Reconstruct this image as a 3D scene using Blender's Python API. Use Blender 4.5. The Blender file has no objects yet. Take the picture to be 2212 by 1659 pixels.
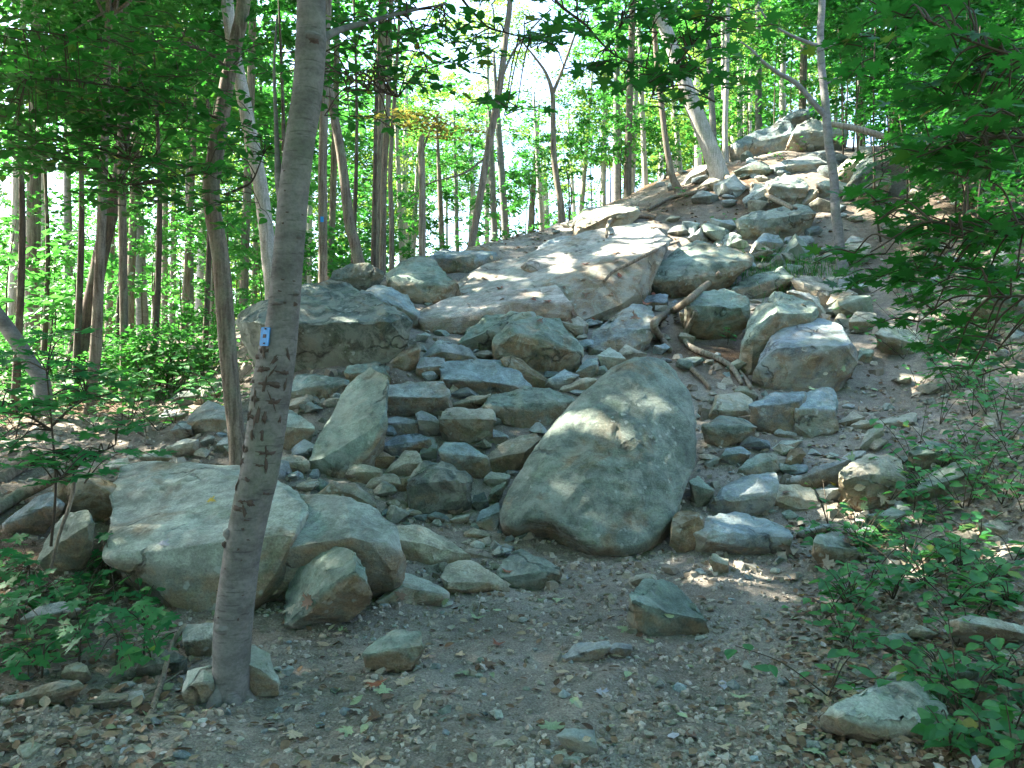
import bpy, bmesh, math, random
import numpy as np
from mathutils import Vector, Matrix

# ------------------------------------------------------------------ camera, sky, sun, exposure
C = bpy.context.scene.collection
SC = bpy.context.scene
F, CX, CY, CAMZ = 1736.0, 1106.0, 829.5, 1.5          # focal length and centre in a 2212 x 1659 frame
cam = bpy.data.cameras.new('camera'); cam_o = bpy.data.objects.new('camera', cam); C.objects.link(cam_o)
cam.sensor_width = 36.0; cam.lens = 36.0 * F / 2212.0
cam_o.location = (0, 0, CAMZ); cam_o.rotation_euler = (math.radians(90), 0, 0)
cam.clip_start = 0.05; cam.clip_end = 2000
SC.camera = cam_o

SUN_DIR = Vector((-0.70, 0.22, 0.68)).normalized()     # towards the sun: high on the left, slightly behind the hill
elev = math.asin(SUN_DIR.z); azim = math.atan2(SUN_DIR.x, SUN_DIR.y)
world = bpy.data.worlds.new('World'); SC.world = world; world.use_nodes = True
wn = world.node_tree; bg = wn.nodes['Background']
sky = wn.nodes.new('ShaderNodeTexSky'); sky.sky_type = 'NISHITA'; sky.sun_disc = False
sky.sun_elevation = elev; sky.sun_rotation = azim; sky.dust_density = 2.0; sky.ozone_density = 2.0
wn.links.new(sky.outputs[0], bg.inputs[0]); bg.inputs[1].default_value = 0.10
sun = bpy.data.lights.new('sun', 'SUN'); sun.energy = 5.0; sun.angle = math.radians(0.53); sun.color = (1, 0.90, 0.76)
sun_o = bpy.data.objects.new('sun', sun); C.objects.link(sun_o); sun_o.location = (-10, 5, 20)
sun_o.rotation_euler = (-SUN_DIR).to_track_quat('-Z', 'Y').to_euler()
SC.view_settings.view_transform = 'Standard'; SC.view_settings.look = 'None'
SC.view_settings.exposure = 3.25; SC.view_settings.gamma = 1.0
SC.render.engine = 'CYCLES'
SC.cycles.use_denoising = True
SC.cycles.max_bounces = 7; SC.cycles.diffuse_bounces = 2; SC.cycles.glossy_bounces = 2; SC.cycles.transmission_bounces = 5
SC.cycles.use_adaptive_sampling = True; SC.cycles.adaptive_threshold = 0.02

R = random.Random(7)
NR = np.random.RandomState(11)

# ------------------------------------------------------------------ noise
def _h(ix, iy, iz):
    n = (ix * 374761393 + iy * 668265263 + iz * 1274126177) & 0xffffffff
    n = ((n ^ (n >> 13)) * 1103515245) & 0xffffffff
    n = (n ^ (n >> 16)) & 0xffffffff
    return n / 4294967295.0
def vnoise(p):
    p = np.asarray(p, float); i = np.floor(p).astype(np.int64); f = p - i; u = f * f * (3 - 2 * f)
    r = 0
    for dx in (0, 1):
        for dy in (0, 1):
            for dz in (0, 1):
                w = (u[:, 0] if dx else 1 - u[:, 0]) * (u[:, 1] if dy else 1 - u[:, 1]) * (u[:, 2] if dz else 1 - u[:, 2])
                r = r + w * _h(i[:, 0] + dx, i[:, 1] + dy, i[:, 2] + dz)
    return r * 2 - 1
def fbm(p, oct=4):
    s = 0; a = 1.0; p = np.asarray(p, float)
    for k in range(oct):
        s = s + a * vnoise(p * (2.03 ** k) + 17.3 * k); a *= 0.5
    return s

# ------------------------------------------------------------------ materials
def mat(name):
    m = bpy.data.materials.new(name); m.use_nodes = True
    nt = m.node_tree; b = nt.nodes['Principled BSDF']
    return m, nt, b
class N:
    def __init__(s, nt): s.nt = nt
    def n(s, t, **k):
        x = s.nt.nodes.new(t)
        for a, v in k.items(): setattr(x, a, v)
        return x
    def l(s, a, b): s.nt.links.new(a, b)
    def coord(s, kind='Object'): return s.n('ShaderNodeTexCoord').outputs[kind]
    def noise(s, vec, scale, detail=5, rough=0.6, dist=0.0):
        x = s.n('ShaderNodeTexNoise'); x.inputs['Scale'].default_value = scale; x.inputs['Detail'].default_value = detail
        x.inputs['Roughness'].default_value = rough; x.inputs['Distortion'].default_value = dist
        s.l(vec, x.inputs['Vector']); return x.outputs['Fac']
    def ramp(s, fac, stops):
        x = s.n('ShaderNodeValToRGB'); e = x.color_ramp.elements
        while len(e) < len(stops): e.new(0.5)
        for q, (p, c) in zip(e, stops):
            q.position = p; q.color = c if len(c) == 4 else (*c, 1)
        s.l(fac, x.inputs[0]); return x.outputs[0]
    def mix(s, a, b, fac, mode='MIX'):
        x = s.n('ShaderNodeMix', data_type='RGBA', blend_type=mode)
        for v, i in ((fac, 0), (a, 6), (b, 7)):
            if isinstance(v, (int, float)): x.inputs[i].default_value = v
            elif isinstance(v, tuple): x.inputs[i].default_value = (*v, 1)
            else: s.l(v, x.inputs[i])
        return x.outputs[2]
    def math(s, op, a, b=0.0):
        x = s.n('ShaderNodeMath', operation=op)
        for v, i in ((a, 0), (b, 1)):
            if isinstance(v, (int, float)): x.inputs[i].default_value = v
            else: s.l(v, x.inputs[i])
        return x.outputs[0]
    def bump(s, h, strength, dist, prev=None):
        x = s.n('ShaderNodeBump'); x.inputs['Strength'].default_value = strength; x.inputs['Distance'].default_value = dist
        s.l(h, x.inputs['Height'])
        if prev is not None: s.l(prev, x.inputs['Normal'])
        return x.outputs[0]
BW = lambda v: (v, v, v)

def rock_material():
    m, nt, b = mat('gneiss'); g = N(nt)
    pos = g.n('ShaderNodeNewGeometry').outputs['Position']; oi = g.n('ShaderNodeObjectInfo')
    add = g.n('ShaderNodeVectorMath', operation='ADD'); g.l(pos, add.inputs[0])
    sc = g.n('ShaderNodeVectorMath', operation='SCALE'); sc.inputs[0].default_value = (7, 3, 5); g.l(oi.outputs['Random'], sc.inputs['Scale'])
    g.l(sc.outputs[0], add.inputs[1]); p = add.outputs[0]
    base = oi.outputs['Color']
    big = g.noise(p, 2.2, 6, 0.62); mid = g.noise(p, 9, 6, 0.7); fine = g.noise(p, 70, 4, 0.75)
    c = g.mix(base, g.ramp(big, [(0.3, BW(0.45)), (0.5, BW(1.0)), (0.72, BW(1.45))]), 0.95, 'MULTIPLY')
    # rusty / earthy stain patches
    st = g.noise(p, 1.7, 5, 0.65, 0.6)
    c = g.mix(c, (0.23, 0.165, 0.095), g.ramp(st, [(0.55, BW(0)), (0.68, BW(0.7))]))
    fr = g.n('ShaderNodeAttribute', attribute_name='front_stain_shade').outputs['Fac']
    c = g.mix(c, (0.21, 0.155, 0.095), g.math('MULTIPLY', g.math('MULTIPLY', fr, 0.9), g.ramp(g.noise(p, 4.5, 5, 0.7), [(0.32, BW(0.15)), (0.55, BW(1))])))  # brown fronts: rust stain plus front-face shade put into the colour
    # green algae film
    al = g.noise(p, 3.1, 5, 0.7, 0.3)
    c = g.mix(c, (0.13, 0.19, 0.115), g.ramp(al, [(0.52, BW(0)), (0.68, BW(0.5))]))
    c = g.mix(c, g.ramp(mid, [(0.25, BW(0.42)), (0.5, BW(1.0)), (0.72, BW(1.5))]), 0.85, 'MULTIPLY')
    c = g.mix(c, g.ramp(fine, [(0.3, BW(0.5)), (0.5, BW(1.0)), (0.7, BW(1.5))]), 0.6, 'MULTIPLY')
    # gneiss banding
    map_ = g.n('ShaderNodeMapping'); map_.inputs['Scale'].default_value = (5, 4, 17); map_.inputs['Rotation'].default_value = (0.35, 0.5, 0.2)
    g.l(p, map_.inputs['Vector']); band = g.noise(map_.outputs[0], 1.3, 5, 0.6, 0.4)
    c = g.mix(c, g.ramp(band, [(0.36, BW(0.78)), (0.5, BW(1)), (0.64, BW(1.15))]), 0.5, 'MULTIPLY')
    # large blotches of grey-green crust lichen, more on some rocks than on others
    lb = g.noise(p, 3.6, 7, 0.72, 0.8); lr = g.math('MULTIPLY', oi.outputs['Random'], 0.16)
    c = g.mix(c, (0.36, 0.40, 0.345), g.math('MULTIPLY', g.ramp(g.math('ADD', lb, lr), [(0.58, BW(0)), (0.69, BW(1))]), 0.42))
    db = g.noise(p, 5.5, 7, 0.75, 0.5); c = g.mix(c, (0.055, 0.06, 0.052), g.math('MULTIPLY', g.ramp(g.math('SUBTRACT', db, g.math('MULTIPLY', lr, .5)), [(0.56, BW(0)), (0.68, BW(1))]), 0.45))
    # hairline cracks
    cw = g.n('ShaderNodeVectorMath', operation='ADD'); g.l(p, cw.inputs[0]); cn = g.n('ShaderNodeTexNoise'); cn.inputs['Scale'].default_value = 3.5; cn.inputs['Detail'].default_value = 6; g.l(p, cn.inputs['Vector'])
    cs_ = g.n('ShaderNodeVectorMath', operation='SCALE'); cs_.inputs['Scale'].default_value = 0.5; g.l(cn.outputs['Color'], cs_.inputs[0]); g.l(cs_.outputs[0], cw.inputs[1])
    ce = g.n('ShaderNodeTexVoronoi', feature='DISTANCE_TO_EDGE'); ce.inputs['Scale'].default_value = 1.1; g.l(cw.outputs[0], ce.inputs['Vector'])
    crack = g.ramp(ce.outputs['Distance'], [(0.004, BW(0)), (0.022, BW(1))])
    keep = g.ramp(g.noise(p, 1.9, 3, 0.5), [(0.54, BW(1)), (0.58, BW(0))]); crack = g.math('MAXIMUM', crack, keep)
    c = g.mix(c, g.ramp(crack, [(0, BW(0.55)), (1, BW(1))]), 1.0, 'MULTIPLY')
    # pale crustose lichen spots
    vo = g.n('ShaderNodeTexVoronoi'); vo.inputs['Scale'].default_value = 11; vo.inputs['Randomness'].default_value = 1
    wob = g.n('ShaderNodeVectorMath', operation='ADD'); g.l(p, wob.inputs[0])
    nz = g.n('ShaderNodeTexNoise'); nz.inputs['Scale'].default_value = 14; g.l(p, nz.inputs['Vector'])
    ns = g.n('ShaderNodeVectorMath', operation='SCALE'); ns.inputs['Scale'].default_value = 0.09; g.l(nz.outputs['Color'], ns.inputs[0])
    g.l(ns.outputs[0], wob.inputs[1]); g.l(wob.outputs[0], vo.inputs['Vector'])
    spot = g.ramp(vo.outputs['Distance'], [(0.16, BW(1)), (0.24, BW(0))])
    where = g.ramp(g.noise(p, 1.3, 3, 0.6), [(0.5, BW(0)), (0.6, BW(1))])
    c = g.mix(c, (0.40, 0.45, 0.41), g.math('MULTIPLY', g.math('MULTIPLY', spot, where), 0.65))
    g.l(c, b.inputs['Base Color']); b.inputs['Roughness'].default_value = 0.86; b.inputs['Specular IOR Level'].default_value = 0.25
    h = g.math('ADD', g.math('MULTIPLY', mid, 0.7), g.math('MULTIPLY', fine, 0.25))
    h = g.math('ADD', h, g.math('MULTIPLY', band, 0.4)); h = g.math('ADD', h, g.math('MULTIPLY', crack, 0.6))
    g.l(g.bump(h, 0.95, 0.035), b.inputs['Normal'])
    return m

def ground_material():
    m, nt, b = mat('trail_earth'); g = N(nt); p = g.n('ShaderNodeNewGeometry').outputs['Position']
    a = g.noise(p, 0.9, 6, 0.6); f = g.noise(p, 14, 6, 0.7); ff = g.noise(p, 90, 3, 0.7)
    c = g.ramp(a, [(0.3, (0.14, 0.125, 0.10)), (0.5, (0.225, 0.208, 0.175)), (0.7, (0.32, 0.305, 0.265))])
    c = g.mix(c, g.ramp(f, [(0.25, BW(0.5)), (0.5, BW(1)), (0.75, BW(1.5))]), 0.8, 'MULTIPLY')
    c = g.mix(c, g.ramp(ff, [(0.3, BW(0.5)), (0.5, BW(1)), (0.7, BW(1.6))]), 0.8, 'MULTIPLY')
    hu = g.n('ShaderNodeAttribute', attribute_name='humus').outputs['Fac']
    c = g.mix(c, g.ramp(f, [(0.3, (0.05, 0.032, 0.02)), (0.5, (0.10, 0.066, 0.04)), (0.7, (0.17, 0.115, 0.068))]), hu)
    vo = g.n('ShaderNodeTexVoronoi'); vo.inputs['Scale'].default_value = 55; g.l(p, vo.inputs['Vector'])
    peb = g.ramp(vo.outputs['Distance'], [(0.22, BW(1)), (0.32, BW(0))])
    pick = g.ramp(vo.outputs['Color'], [(0.45, BW(0)), (0.55, BW(1))])
    c = g.mix(c, (0.30, 0.29, 0.25), g.math('MULTIPLY', g.math('MULTIPLY', peb, pick), 0.7))
    g.l(c, b.inputs['Base Color']); b.inputs['Roughness'].default_value = 0.95; b.inputs['Specular IOR Level'].default_value = 0.15
    h = g.math('ADD', f, g.math('MULTIPLY', peb, 0.35)); h = g.math('ADD', h, g.math('MULTIPLY', ff, 0.3))
    g.l(g.bump(h, 0.8, 0.025), b.inputs['Normal'])
    return m

def attr_material(name, stops, rough=0.9, bump=None):
    """opaque material with one random value for each piece (face attribute rnd)"""
    m, nt, b = mat(name); g = N(nt); a = g.n('ShaderNodeAttribute', attribute_name='rnd')
    p = g.n('ShaderNodeNewGeometry').outputs['Position']
    c = g.ramp(a.outputs['Fac'], stops)
    nz = g.noise(p, 45, 4, 0.7)
    c = g.mix(c, g.ramp(nz, [(0.3, BW(0.6)), (0.5, BW(1)), (0.7, BW(1.35))]), 0.7, 'MULTIPLY')
    g.l(c, b.inputs['Base Color']); b.inputs['Roughness'].default_value = rough; b.inputs['Specular IOR Level'].default_value = 0.2
    if bump: g.l(g.bump(nz, bump, 0.01), b.inputs['Normal'])
    return m

def leaf_material(name, stops, trans, tfac=0.45, per_object=False):
    m, nt, b = mat(name); g = N(nt)
    if per_object: rv = g.n('ShaderNodeObjectInfo').outputs['Random']
    else: rv = g.n('ShaderNodeAttribute', attribute_name='rnd').outputs['Fac']
    c = g.ramp(rv, stops)
    p = g.n('ShaderNodeNewGeometry').outputs['Position']
    c = g.mix(c, g.ramp(g.noise(p, 30, 3, 0.6), [(0.3, BW(0.7)), (0.6, BW(1.15))]), 0.6, 'MULTIPLY')
    g.l(c, b.inputs['Base Color']); b.inputs['Roughness'].default_value = 0.5; b.inputs['Specular IOR Level'].default_value = 0.3
    tr = g.n('ShaderNodeBsdfTranslucent'); g.l(g.mix(c, trans, 0.75), tr.inputs['Color'])
    mx = g.n('ShaderNodeMixShader'); mx.inputs[0].default_value = tfac
    g.l(b.outputs[0], mx.inputs[1]); g.l(tr.outputs[0], mx.inputs[2])
    g.l(mx.outputs[0], nt.nodes['Material Output'].inputs['Surface'])
    return m

def bark_material(name, c0, c1, smooth):
    m, nt, b = mat(name); g = N(nt); p = g.coord('Object')
    mp = g.n('ShaderNodeMapping'); g.l(p, mp.inputs['Vector'])
    if smooth:
        mp.inputs['Scale'].default_value = (6, 6, 14)
        a = g.noise(mp.outputs[0], 1.0, 5, 0.65); fine = g.noise(p, 60, 4, 0.7); big = g.noise(p, 2.2, 4, 0.6)
        c = g.ramp(a, [(0.3, c0), (0.55, c1), (0.75, tuple(min(1, v * 1.25) for v in c1))])
        c = g.mix(c, (0.12, 0.16, 0.10), g.ramp(big, [(0.5, BW(0)), (0.66, BW(0.5))]))
        c = g.mix(c, g.ramp(fine, [(0.3, BW(0.7)), (0.6, BW(1.15))]), 0.7, 'MULTIPLY')
        mp2 = g.n('ShaderNodeMapping'); mp2.inputs['Scale'].default_value = (10, 10, 70); g.l(p, mp2.inputs['Vector'])
        ln = g.noise(mp2.outputs[0], 1, 3, 0.5); c = g.mix(c, g.ramp(ln, [(0.3, BW(0.55)), (0.4, BW(1))]), 0.8, 'MULTIPLY')
        h = g.math('ADD', a, g.math('MULTIPLY', ln, 0.5)); st = 0.35
    else:
        mp.inputs['Scale'].default_value = (30, 30, 3.2)
        a = g.noise(mp.outputs[0], 1.0, 6, 0.65, 0.6); fine = g.noise(p, 50, 4, 0.7); big = g.noise(p, 3, 4, 0.6)
        c = g.ramp(a, [(0.35, c0), (0.6, c1)])
        c = g.mix(c, (0.17, 0.21, 0.14), g.ramp(big, [(0.5, BW(0)), (0.65, BW(0.45))]))
        c = g.mix(c, g.ramp(fine, [(0.3, BW(0.6)), (0.6, BW(1.25))]), 0.7, 'MULTIPLY'); h = a; st = 0.9
    g.l(c, b.inputs['Base Color']); b.inputs['Roughness'].default_value = 0.88; b.inputs['Specular IOR Level'].default_value = 0.2
    g.l(g.bump(h, st, 0.012), b.inputs['Normal'])
    return m

def flat_material(name, col, rough=0.6, spec=0.3):
    m, nt, b = mat(name); g = N(nt); p = g.coord('Object')
    c = g.mix(col, g.ramp(g.noise(p, 60, 4, 0.7), [(0.3, BW(0.7)), (0.6, BW(1.12))]), 0.8, 'MULTIPLY')
    g.l(c, b.inputs['Base Color']); b.inputs['Roughness'].default_value = rough; b.inputs['Specular IOR Level'].default_value = spec
    return m

M = {
 'rock': rock_material(), 'ground': ground_material(),
 'gravel': attr_material('gravel_stone', [(0, (0.15, 0.13, 0.10)), (0.35, (0.25, 0.225, 0.18)), (0.7, (0.36, 0.335, 0.275)), (1, (0.46, 0.445, 0.40))], 0.9, 0.5),
 'litter': attr_material('dead_leaf_litter', [(0, (0.07, 0.045, 0.03)), (0.3, (0.15, 0.10, 0.06)), (0.6, (0.25, 0.19, 0.12)), (0.85, (0.33, 0.30, 0.22)), (0.95, (0.22, 0.27, 0.14)), (1, (0.45, 0.45, 0.48))], 0.75),
 'bark_smooth': bark_material('beech_bark', (0.088, 0.09, 0.087), (0.175, 0.178, 0.172), True),
 'bark_rough': bark_material('furrowed_bark', (0.075, 0.06, 0.045), (0.20, 0.175, 0.14), False),
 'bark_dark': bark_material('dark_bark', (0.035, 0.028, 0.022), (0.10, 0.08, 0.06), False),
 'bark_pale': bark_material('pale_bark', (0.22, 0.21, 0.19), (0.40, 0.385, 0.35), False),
 'deadwood': bark_material('weathered_wood', (0.10, 0.085, 0.065), (0.27, 0.24, 0.19), False),
 'root': bark_material('root_bark', (0.09, 0.075, 0.055), (0.24, 0.20, 0.15), False),
 'twig': flat_material('twig_bark', (0.06, 0.05, 0.035), 0.85),
 'scar': flat_material('bark_scar', (0.085, 0.066, 0.056), 0.9),
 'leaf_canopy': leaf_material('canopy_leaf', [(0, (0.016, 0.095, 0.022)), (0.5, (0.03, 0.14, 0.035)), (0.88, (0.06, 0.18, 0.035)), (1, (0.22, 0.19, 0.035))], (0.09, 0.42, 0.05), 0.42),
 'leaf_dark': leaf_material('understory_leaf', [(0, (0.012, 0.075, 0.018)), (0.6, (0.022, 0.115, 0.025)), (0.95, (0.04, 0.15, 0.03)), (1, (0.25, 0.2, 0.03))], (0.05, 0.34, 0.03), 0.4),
 'leaf_sun_tint': leaf_material('sun_tinted_canopy_leaf', [(0, (0.04, 0.12, 0.02)), (0.5, (0.08, 0.17, 0.03)), (0.85, (0.13, 0.19, 0.035)), (1, (0.22, 0.18, 0.04))], (0.26, 0.46, 0.06), 0.48),  # yellower canopy leaf: sunlight on the far trees put into its colour
 'leaf_brown': leaf_material('turning_leaf', [(0, (0.06, 0.09, 0.02)), (0.5, (0.14, 0.13, 0.03)), (1, (0.20, 0.12, 0.04))], (0.36, 0.34, 0.06)),
 'leaf_maple': leaf_material('maple_leaf', [(0, (0.022, 0.14, 0.05)), (0.6, (0.035, 0.20, 0.07)), (1, (0.07, 0.26, 0.08))], (0.06, 0.40, 0.07), 0.4, True),
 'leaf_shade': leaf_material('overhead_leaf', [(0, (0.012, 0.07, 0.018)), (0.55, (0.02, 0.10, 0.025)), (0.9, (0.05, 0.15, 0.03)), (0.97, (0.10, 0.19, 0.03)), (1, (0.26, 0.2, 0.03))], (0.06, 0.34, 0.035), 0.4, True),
 'leaf_plant': leaf_material('ground_plant_leaf', [(0, (0.03, 0.15, 0.05)), (0.6, (0.055, 0.22, 0.075)), (0.97, (0.10, 0.29, 0.08)), (1, (0.33, 0.27, 0.04))], (0.10, 0.40, 0.06), 0.4, True),
 'fallen': None, 'blue': flat_material('blue_marker_paint', (0.012, 0.24, 0.62), 0.45, 0.4), 'black': flat_material('black_marker_paint', (0.01, 0.012, 0.016), 0.5),
}
def fallen_material():
    m, nt, b = mat('fallen_leaf'); g = N(nt); oi = g.n('ShaderNodeObjectInfo'); p = g.coord('Object')
    c = g.mix(oi.outputs['Color'], g.ramp(g.noise(p, 9, 4, 0.7), [(0.3, BW(0.6)), (0.6, BW(1.15))]), 0.8, 'MULTIPLY')
    g.l(c, b.inputs['Base Color']); b.inputs['Roughness'].default_value = 0.6
    return m
M['fallen'] = fallen_material()

# ------------------------------------------------------------------ object helpers
def mesh_from(name, verts, faces, m=None, rnd=None, smooth=False):
    me = bpy.data.meshes.new(name); me.from_pydata([tuple(v) for v in verts], [], [tuple(f) for f in faces])
    if m is not None: me.materials.append(m)
    if rnd is not None:
        a = me.attributes.new('rnd', 'FLOAT', 'FACE'); a.data.foreach_set('value', np.asarray(rnd, np.float32))
    if smooth: me.polygons.foreach_set('use_smooth', [True] * len(me.polygons))
    me.update(); return me
def link(name, me, parent=None, loc=None):
    o = bpy.data.objects.new(name, me); C.objects.link(o)
    if parent is not None: o.parent = parent
    if loc is not None: o.location = loc
    return o
def tag(o, label=None, cat=None, group=None, kind=None):
    if label: o['label'] = label
    if cat: o['category'] = cat
    if group: o['group'] = group
    if kind: o['kind'] = kind
    return o

# ------------------------------------------------------------------ the lie of the land
def unproj(px, py, Y): return np.array([(px - CX) / F * Y, Y, CAMZ - (py - CY) / F * Y])
GP = [  # photograph point and its distance in metres
 (0,1659,3.1),(500,1659,3.12),(1106,1659,3.14),(1700,1659,3.12),(2212,1659,3.0),(1106,1400,4.42),(600,1450,4.1),(1600,1430,4.3),(1106,1250,5.7),(1600,1250,5.6),
 (1300,1200,6.1),(700,1330,4.9),(300,1330,4.75),(0,1300,4.6),(250,1000,7.0),(0,1000,7.0),(560,1000,7.1),(900,1100,6.7),(1000,950,7.8),(1000,800,9.3),
 (700,800,9.0),(1100,700,11.0),(900,650,11.5),(1000,560,13.5),(700,640,11.3),(1250,480,15.5),(1450,430,17.0),(1400,600,13.0),(1600,700,11.0),(1550,850,8.8),
 (1600,1000,7.3),(1650,1150,6.3),(1900,1150,6.2),(1900,850,8.8),(1950,700,10.5),(1900,550,13.0),(1700,450,15.0),(1650,345,17.6),(1850,335,17.4),(2100,500,13.0),
 (2212,700,9.5),(2212,1000,6.5),(2212,1300,4.6),(2212,320,15.5),(420,880,9.6),(200,900,9.2),(60,850,12.5),(480,790,12.5),(200,765,30),(420,740,34)]
PTS = [tuple(unproj(*g)) for g in GP] + [
 (-3,18,3.75),(-3,26,3.9),(0,17,4.5),(0,26,5.2),(0,45,7.5),(-8,45,5.2),(-20,45,3.6),(-30,25,1.6),(-12,8,0.5),(-10,3,0.0),(-14,16,1.6),(5,24,7.8),(8,28,8.6),
 (12,20,7.6),(13,10,6.0),(11,5,3.2),(9,1,1.2),(20,15,9),(25,40,10.5),(10,45,11),(0,0,0),(0,-8,-0.2),(-10,-8,-0.2),(10,-8,1.0),(30,0,6),(-30,0,-0.5),(0,90,12),(-50,90,8),(50,90,14),(0,-60,-1),(-60,-60,-2),(60,-60,3),(-120,40,3),(120,40,16),(0,200,16),(-200,200,14),(200,200,20)]
PTS = np.array(PTS)
def phi(r2): return np.sqrt(r2 + 1.2)
_d2 = ((PTS[:, None, :2] - PTS[None, :, :2]) ** 2).sum(-1)
_A = np.zeros((len(PTS) + 1,) * 2); _A[:-1, :-1] = phi(_d2) + np.eye(len(PTS)) * -0.02; _A[-1, :-1] = _A[:-1, -1] = 1
_w = np.linalg.solve(_A, np.append(PTS[:, 2], 0))
def T(x, y):
    x = np.asarray(x, float); y = np.asarray(y, float); sh = np.broadcast(x, y).shape
    x = np.broadcast_to(x, sh).ravel(); y = np.broadcast_to(y, sh).ravel()
    out = np.zeros(len(x))
    for s in range(0, len(x), 20000):
        d2 = (x[s:s + 20000, None] - PTS[None, :, 0]) ** 2 + (y[s:s + 20000, None] - PTS[None, :, 1]) ** 2
        out[s:s + 20000] = phi(d2) @ _w[:-1] + _w[-1]
    return out.reshape(sh)
_gx = np.arange(-30, 30.01, 0.12); _gy = np.arange(-12, 80.01, 0.12)
_GT = T(*np.meshgrid(_gx, _gy))
def TF(x, y):
    u = np.clip((x + 30) / 0.12, 0, len(_gx) - 2.001); v = np.clip((y + 12) / 0.12, 0, len(_gy) - 2.001); i = u.astype(int); j = v.astype(int); a = u - i; b = v - j
    return _GT[j, i] * (1 - a) * (1 - b) + _GT[j, i + 1] * a * (1 - b) + _GT[j + 1, i] * (1 - a) * b + _GT[j + 1, i + 1] * a * b
_Y = np.concatenate([np.arange(2.2, 20, 0.04), np.arange(20, 80, 0.3)])
def G(px, py):
    z = CAMZ - (py - CY) / F * _Y; t = TF((px - CX) / F * _Y, _Y)
    hit = np.nonzero(t >= z)[0]
    return float(_Y[hit[0]]) if len(hit) else 80.0
def ground_at(px, py): return Vector(unproj(px, py, G(px, py)))
def Tz(x, y): return float((TF if abs(x) < 29.5 and -11.5 < y < 79 else T)(np.array([x]), np.array([y]))[0])

def bumps(x, y):
    p = np.stack([x, y, x * 0 + 3.3], 1)
    near = np.exp(-((np.maximum(0, y - 16)) / 8) ** 2)
    return (0.035 * fbm(p * 2.1, 3) + 0.02 * fbm(p * 7, 3)) * (0.3 + 0.7 * near) + (1 - near) * 0.12 * fbm(p * 0.7, 3)
def build_ground():
    fx = np.arange(-8.5, 11.5, 0.075); fy = np.arange(1.6, 20.5, 0.075)
    xs = np.concatenate([np.array([-400, -250, -160, -110, -80, -60, -45]), np.arange(-36, -8.6, 0.9), fx, np.arange(11.8, 40, 0.9), np.array([50, 65, 85, 120, 170, 260, 400])])
    ys = np.concatenate([np.array([-400, -200, -100, -50, -25, -12, -6, -3, -1, 0, 0.8]), fy, np.arange(20.8, 60, 0.9), np.array([66, 75, 90, 120, 160, 220, 300, 450, 700])])
    X, Y = np.meshgrid(xs, ys); x = X.ravel(); y = Y.ravel()
    z = T(np.clip(x, -220, 220), np.clip(y, -120, 260)) + bumps(x, y)
    nx, ny = len(xs), len(ys)
    v = np.stack([x, y, z], 1); i = np.arange(nx * ny).reshape(ny, nx)
    f = np.stack([i[:-1, :-1], i[:-1, 1:], i[1:, 1:], i[1:, :-1]], -1).reshape(-1, 4)
    me = bpy.data.meshes.new('ground'); me.vertices.add(len(v)); me.vertices.foreach_set('co', v.ravel())
    me.loops.add(f.size); me.loops.foreach_set('vertex_index', f.ravel()); me.polygons.add(len(f))
    me.polygons.foreach_set('loop_start', np.arange(len(f)) * 4); me.polygons.foreach_set('loop_total', np.full(len(f), 4))
    me.polygons.foreach_set('use_smooth', np.ones(len(f), bool)); me.update(calc_edges=True); me.validate()
    hum = np.zeros(len(v))                                   # dark leafy soil: earth banks and the forest floor off the trail
    for cx_, cy_, rx_, ry_, k_ in ((4.0, 16.5, 2.2, 1.6, .9), (2.6, 9.9, .8, 1.0, .9), (-6.5, 11, 2.6, 4.0, .9), (-12, 16, 6, 8, .9), (6.5, 6, 1.6, 3.0, .7), (9, 14, 3, 4, .8), (-3.4, 4.6, 1.3, 1.4, .7), (-1.5, 8.7, .5, .4, .7)):
        hum = np.maximum(hum, k_ * np.exp(-(((x - cx_) / rx_) ** 2 + ((y - cy_) / ry_) ** 2)))
    hum = np.maximum(hum, np.clip((y - 19) / 3, 0, .9)); hum = np.clip(hum * (1 + .6 * fbm(np.stack([x, y, x * 0], 1) * 1.5, 3)), 0, 1)
    me.attributes.new('humus', 'FLOAT', 'POINT').data.foreach_set('value', hum.astype(np.float32))
    me.materials.append(M['ground'])
    return tag(link('ground', me), 'bare brown earth of the rocky trail and forest floor', None, None, 'structure')
build_ground()

# ------------------------------------------------------------------ rocks, traced one by one and set on the slope at their own distance
TILE = {0: (0, 0, 4096 / 2212), 1: (0, 0), 2: (1300, 0), 3: (2596, 0), 4: (0, 1000), 5: (1200, 1000), 6: (2596, 1000), 7: (0, 1947), 8: (1300, 1947), 9: (2596, 1947)}
def tile_pts(t, s):
    out = []
    for q in s.split():
        x, y = map(float, q.split(','))
        if t: x, y = (TILE[t][0] + x * 1500 / 2212) * 2212 / 4096, (TILE[t][1] + y * 1500 / 2212) * 2212 / 4096
        out.append((x, y))
    return out
COL = {'green': (.20,.24,.195), 'blue': (.24,.285,.29), 'tan': (.37,.325,.245), 'pale': (.37,.385,.325), 'dark': (.105,.125,.11), 'brown': (.235,.175,.105), 'grey': (.295,.315,.30)}
COL = {k: (v[0] * .90, v[1] * .985, v[2] * 1.03) for k, v in COL.items()}
OUTLINES = []
def inside(px, py, poly):
    c = False; j = len(poly) - 1
    for i in range(len(poly)):
        (xi, yi), (xj, yj) = poly[i], poly[j]
        if (yi > py) != (yj > py) and px < (xj - xi) * (py - yi) / (yj - yi) + xi: c = not c
        j = i
    return c
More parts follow.
